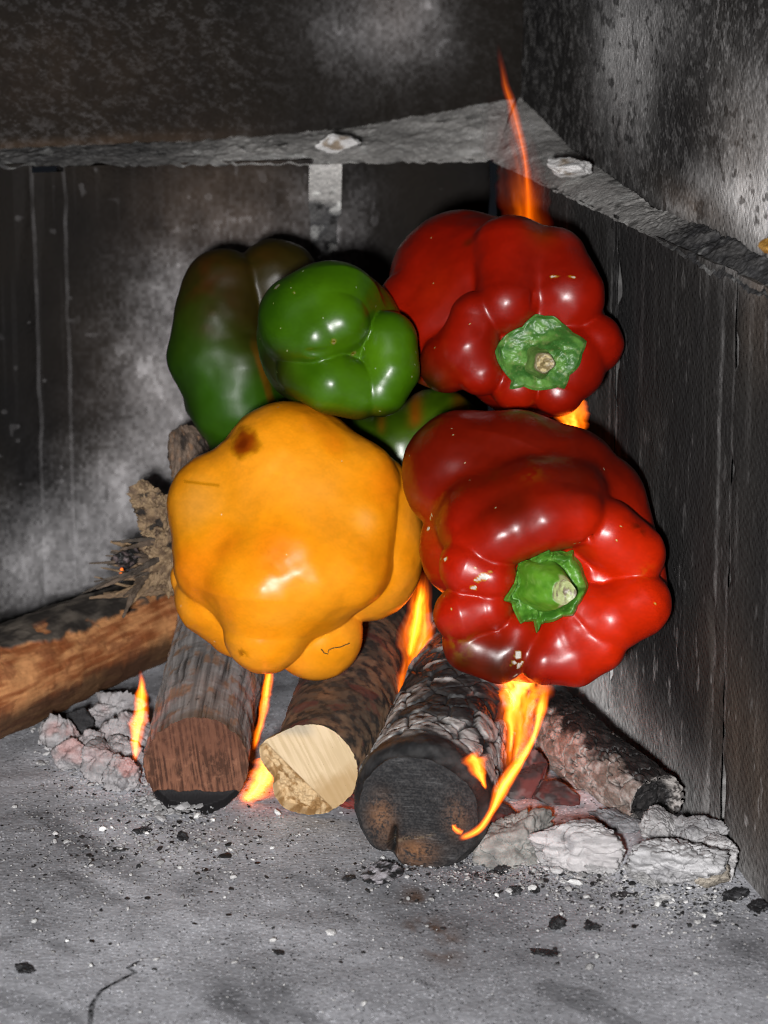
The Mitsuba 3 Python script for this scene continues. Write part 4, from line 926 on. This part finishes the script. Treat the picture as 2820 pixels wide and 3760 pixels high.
for i, (px, py, r, h, lb) in enumerate(FLK):
    if lb is None: continue
    rng = np.random.default_rng(300 + i)
    v, f, rr = rock(atZ(px, py, h * .8), [r * .9, r * rng.uniform(.4, .8), h], 300 + i, 3, 1.1, rot_z(rng.uniform(0, 6)), 2.2, 0, 6)
    c = cmix([.011, .011, .012], [.05, .05, .053], sstep(.5, .8, fb(v, 500, i, 3)))
    if i == 0: c = cmix(c, [.25, .235, .25], sstep(.55, .65, fb(v * [1, 1, 4], 260, 3, 2)))  # pale bands in the colour stand in for the sheen of this piece
    add('charcoal_flake', (v, f), 'mat_char', False, color=c, label=lb, cat='charcoal flake', group='charcoal flakes on the floor')
# crumbs of ash and charcoal: nobody could count them
def crumbs(n, seed, where, size, flat):
    rng = np.random.default_rng(seed); vs, fs, cs, k = [], [], [], 0
    bv, bf = ico(0)
    for _ in range(n):
        px, py = where(rng); P = atZ(px, py, 0)
        if P[0] > -.003: continue
        r = size * rng.lognormal(0, .5)
        v = bv * (1 + .5 * (rng.random((12, 1)) - .5)) * [r, r * rng.uniform(.5, 1), r * flat * rng.uniform(.5, 1.2)] @ rand_rot(rng, .25)
        vs.append(v + P + [0, 0, .0008 + r * flat * .5 + rng.uniform(0, .0006)]); fs.append(bf + k); k += 12
        cs.append(np.full((12, 1), rng.uniform(.5, 1.25)))
    return (np.vstack(vs), np.vstack(fs)), np.vstack(cs)
def near_fire(rng):
    m = rng.random()
    if m < .30: return rng.normal(2000, 300), rng.normal(3190, 60)
    if m < .50: return rng.normal(2450, 200), rng.normal(3300, 70)
    if m < .70: return rng.normal(600, 230), rng.normal(3080, 90)
    if m < .8: return rng.normal(400, 140), rng.normal(2860, 60)
    return rng.uniform(-50, 2850), rng.triangular(2950, 3050, 3760)
m, cs = crumbs(5200, 1, near_fire, .00036, .5)
add('ash_crumbs', m, 'mat_ash', False, color=np.clip(cs * [.42, .415, .41], 0, .8), label='loose pale ash crumbs strewn over the floor', cat='ash', kind='stuff')
m, cs = crumbs(2000, 2, near_fire, .00045, .3)
add('charcoal_crumbs', m, 'mat_char', False, color=cs * [.018, .018, .0185], label='tiny black charcoal crumbs strewn over the floor', cat='charcoal', kind='stuff')
m, cs = crumbs(110, 3, near_fire, .0007, .6)
add('white_grains', m, 'mat_ash', False, color=np.clip(cs * [.66, .66, .65], 0, .85), label='scattered white grains on the floor', cat='ash', kind='stuff')
def ash_spots(rng):
    cx_, cy_, sx_, sy_ = [(2180, 3150, 130, 28), (2530, 3190, 110, 34), (1930, 3120, 90, 24), (360, 2740, 110, 55), (2330, 3060, 120, 26), (2050, 3000, 120, 30), (620, 2960, 70, 22)][rng.integers(7)]
    return rng.normal(cx_, sx_), rng.normal(cy_, sy_)
m, cs = crumbs(1500, 5, ash_spots, .0011, .45)
add('ash_flakes', m, 'mat_ash', False, color=np.clip(cs * [.40, .395, .395], 0, .8), label='crumbled pale ash flakes heaped around the lumps', cat='ash', kind='stuff')
# tan scrap on the ledge at the right edge
v, f, r = rock(atX(2832, 912, -.004), [.003, .005, .0030], 401, 4, .25, rot_z(.2))
add('dry_leaf_scrap', (v, f), 'mat_calyx', True, color=cmix([.22, .11, .02], [.36, .2, .05], sstep(.3, .7, fb(v, 500, 3, 3))), label='yellow brown leaf scrap on the ledge at the right edge', cat='leaf')
#@@FLAMES
# ---------------------------------------------------------------- flames: thin glowing sheets of gas
scene['mat_flame'] = {'type': 'mask', 'opacity': mikit.proc(lambda p, n, uv: mi.Float(.07) + 0 * p.x), 'bsdf': {'type': 'diffuse', 'reflectance': {'type': 'rgb', 'value': [.01, .01, .01]}}}
scene['mat_veil'] = {**scene['mat_flame'], 'opacity': mikit.proc(lambda p, n, uv: mi.Float(.03) + 0 * p.x)}
def ramp(I):
    I = np.clip(I * 1.25, 0, 2.2)
    return np.stack([1.15 * I + 3.2 * I ** 2.3, .52 * I ** 1.6 + .10 * I ** 3, .03 * I ** 3.4], -1)
def flame(spine, label, power=1.0, seed=0, streak=.35, thick=.45, base_fade=.10, tip_fade=.25, edge=1.4, shift=0., thin=False):
    """spine: (px, py, t, half width px, intensity) from base to tip."""
    from scipy.interpolate import PchipInterpolator
    sp = np.array(spine, float); n, m = 90, 40
    s = np.linspace(0, 1, n); k = np.linspace(0, 1, len(sp))
    q = np.stack([PchipInterpolator(k, sp[:, i])(s) for i in range(5)], 1)
    C = np.array([atT(*r[:3]) for r in q]); hw = q[:, 3] * q[:, 2] / FPX
    Tn = nrm(np.gradient(C, axis=0)); W_ = nrm(np.cross(Tn, -FW)); D_ = np.cross(W_, Tn)
    a = np.linspace(0, 2 * np.pi, m, endpoint=False)
    jit = lambda o: 1 + 1.1 * (fb(np.stack([s * 7, s * 0 + seed + o, s * 0], -1), 1.0, seed, 3) - .5)
    half = np.where(np.cos(a)[None] > 0, jit(.3)[:, None], jit(7.7)[:, None]) * hw[:, None]
    P = C[:, None] + W_[:, None] * (np.cos(a)[None] * half)[..., None] + D_[:, None] * (np.sin(a)[None] * np.minimum(hw, .006)[:, None] * thick)[..., None]
    x = np.repeat(np.cos(a)[None], n, 0); S = np.repeat(s[:, None], m, 1)
    xs = x - shift
    prof = np.clip(1 - np.abs(x) ** edge, 0, 1) ** 1.2 * (1 - .3 * np.abs(xs))
    stn = fb(np.stack([x * 3.4 + .5 * np.sin(S * 5 + seed) + .25 * np.sin(S * 13 + 2 * seed), S * 1.6, x * 0 + seed], -1), 1.7, seed, 4)
    I = q[:, 4:5] * prof * np.clip(1 + streak * 3.6 * (stn - .5), .05, 2) * sstep(0, base_fade, S) * sstep(1, 1 - tip_fade, S) * power
    v, f = grid_mesh(P, True); f = out((v, f), C.mean(0))[1]
    col = ramp(np.clip(I, 0, 2)).reshape(-1, 3)
    sh = mikit.ply((v, f), 'mat_veil' if thin else 'mat_flame', smooth=True, color=col); sh['emitter'] = {'type': 'area', 'radiance': VC}
    key = numbered('flame'); scene[key] = sh
    return tag(key, label, 'flame', 'flames')
flame([(500, 2800, 1.045, 10, .5), (497, 2720, 1.045, 26, 1.1), (512, 2640, 1.045, 36, 1.2), (522, 2540, 1.045, 24, 1.2), (514, 2455, 1.045, 6, 1.0)], 'small upright flame left of the grey log', seed=1)
flame([(870, 2945, 1.05, 12, .6), (930, 2910, 1.05, 48, 1.25), (965, 2850, 1.055, 62, 1.5), (985, 2800, 1.06, 45, 1.3), (1000, 2740, 1.065, 18, .8)], 'bright flame between the brown and the cream sawn ends', seed=2, base_fade=.15)
flame([(930, 2760, 1.09, 14, .7), (965, 2620, 1.09, 20, .9), (980, 2520, 1.09, 22, 1.1), (1000, 2420, 1.09, 12, .9)], 'thin orange flame under the yellow pepper', seed=3)
flame([(1450, 2700, 1.10, 45, .45), (1500, 2560, 1.10, 62, .62), (1535, 2400, 1.10, 72, .78), (1545, 2250, 1.10, 56, .75), (1560, 2080, 1.10, 30, .6)], 'wide orange flame between the cream cut log and the charred log', seed=4, edge=1.8, streak=.6)
flame([(1500, 2420, 1.092, 10, .6), (1518, 2340, 1.092, 24, 1.15), (1535, 2240, 1.092, 26, 1.3), (1550, 2120, 1.092, 14, 1.2)], 'yellow streak of flame between the yellow and lower red peppers', seed=5)
flame([(1880, 2890, .995, 30, .5), (1885, 2790, 1.005, 58, .75), (1895, 2680, 1.02, 82, 1.0), (1895, 2590, 1.035, 100, 1.3), (1900, 2520, 1.045, 112, 1.2), (1910, 2430, 1.05, 110, .8)], 'wide yellow flame under the lower red pepper', seed=6, streak=.75, edge=1.5, base_fade=.25, tip_fade=.1)
flame([(1680, 3078, .965, 14, .6), (1750, 3052, .965, 19, 1.0), (1800, 2985, .966, 16, 1.2), (1850, 2880, .968, 34, 1.5), (1915, 2790, .97, 20, 1.35), (1965, 2690, .972, 14, 1.2), (1985, 2600, .975, 22, 1.3), (2010, 2490, .975, 14, .9)], 'long curved yellow tongue of flame in front of the burnt log', seed=7, streak=.3, tip_fade=.15, base_fade=.06)
flame([(1785, 2900, .958, 6, .8), (1765, 2850, .958, 24, 1.2), (1740, 2790, .958, 44, 1.15), (1725, 2760, .958, 46, .7)], 'small pointed flame over the charred end face', seed=8, tip_fade=.3, base_fade=.1)
flame([(1700, 3060, .955, 14, .8), (1672, 3042, .955, 14, .9), (1660, 3025, .955, 5, .6)], 'tiny curled flame at the lower rim of the charred end face', seed=9)
flame([(2090, 1640, 1.07, 70, 1.0), (2100, 1560, 1.07, 62, 1.0), (2110, 1490, 1.07, 46, .85), (2115, 1420, 1.07, 25, .7)], 'orange flame showing beside the upper red pepper', seed=10, edge=1.8)
flame([(1945, 960, 1.15, 34, .50), (1940, 800, 1.15, 30, .50), (1930, 620, 1.15, 24, .42), (1890, 430, 1.15, 24, .40), (1850, 300, 1.15, 20, .36), (1828, 150, 1.15, 9, .25)], 'tall thin red orange flame rising above the peppers to the ledge', power=.8, seed=11, streak=.4, tip_fade=.35, edge=1.0, thin=True)
flame([(1925, 980, 1.16, 100, .26), (1925, 800, 1.16, 105, .26), (1905, 640, 1.16, 105, .13), (1870, 480, 1.16, 90, .08), (1840, 300, 1.16, 70, .04)], 'faint veil of orange flame behind the upper red pepper', power=.75, seed=12, streak=1.0, edge=1.2, tip_fade=.6, thin=True)
tag('camera_flash')
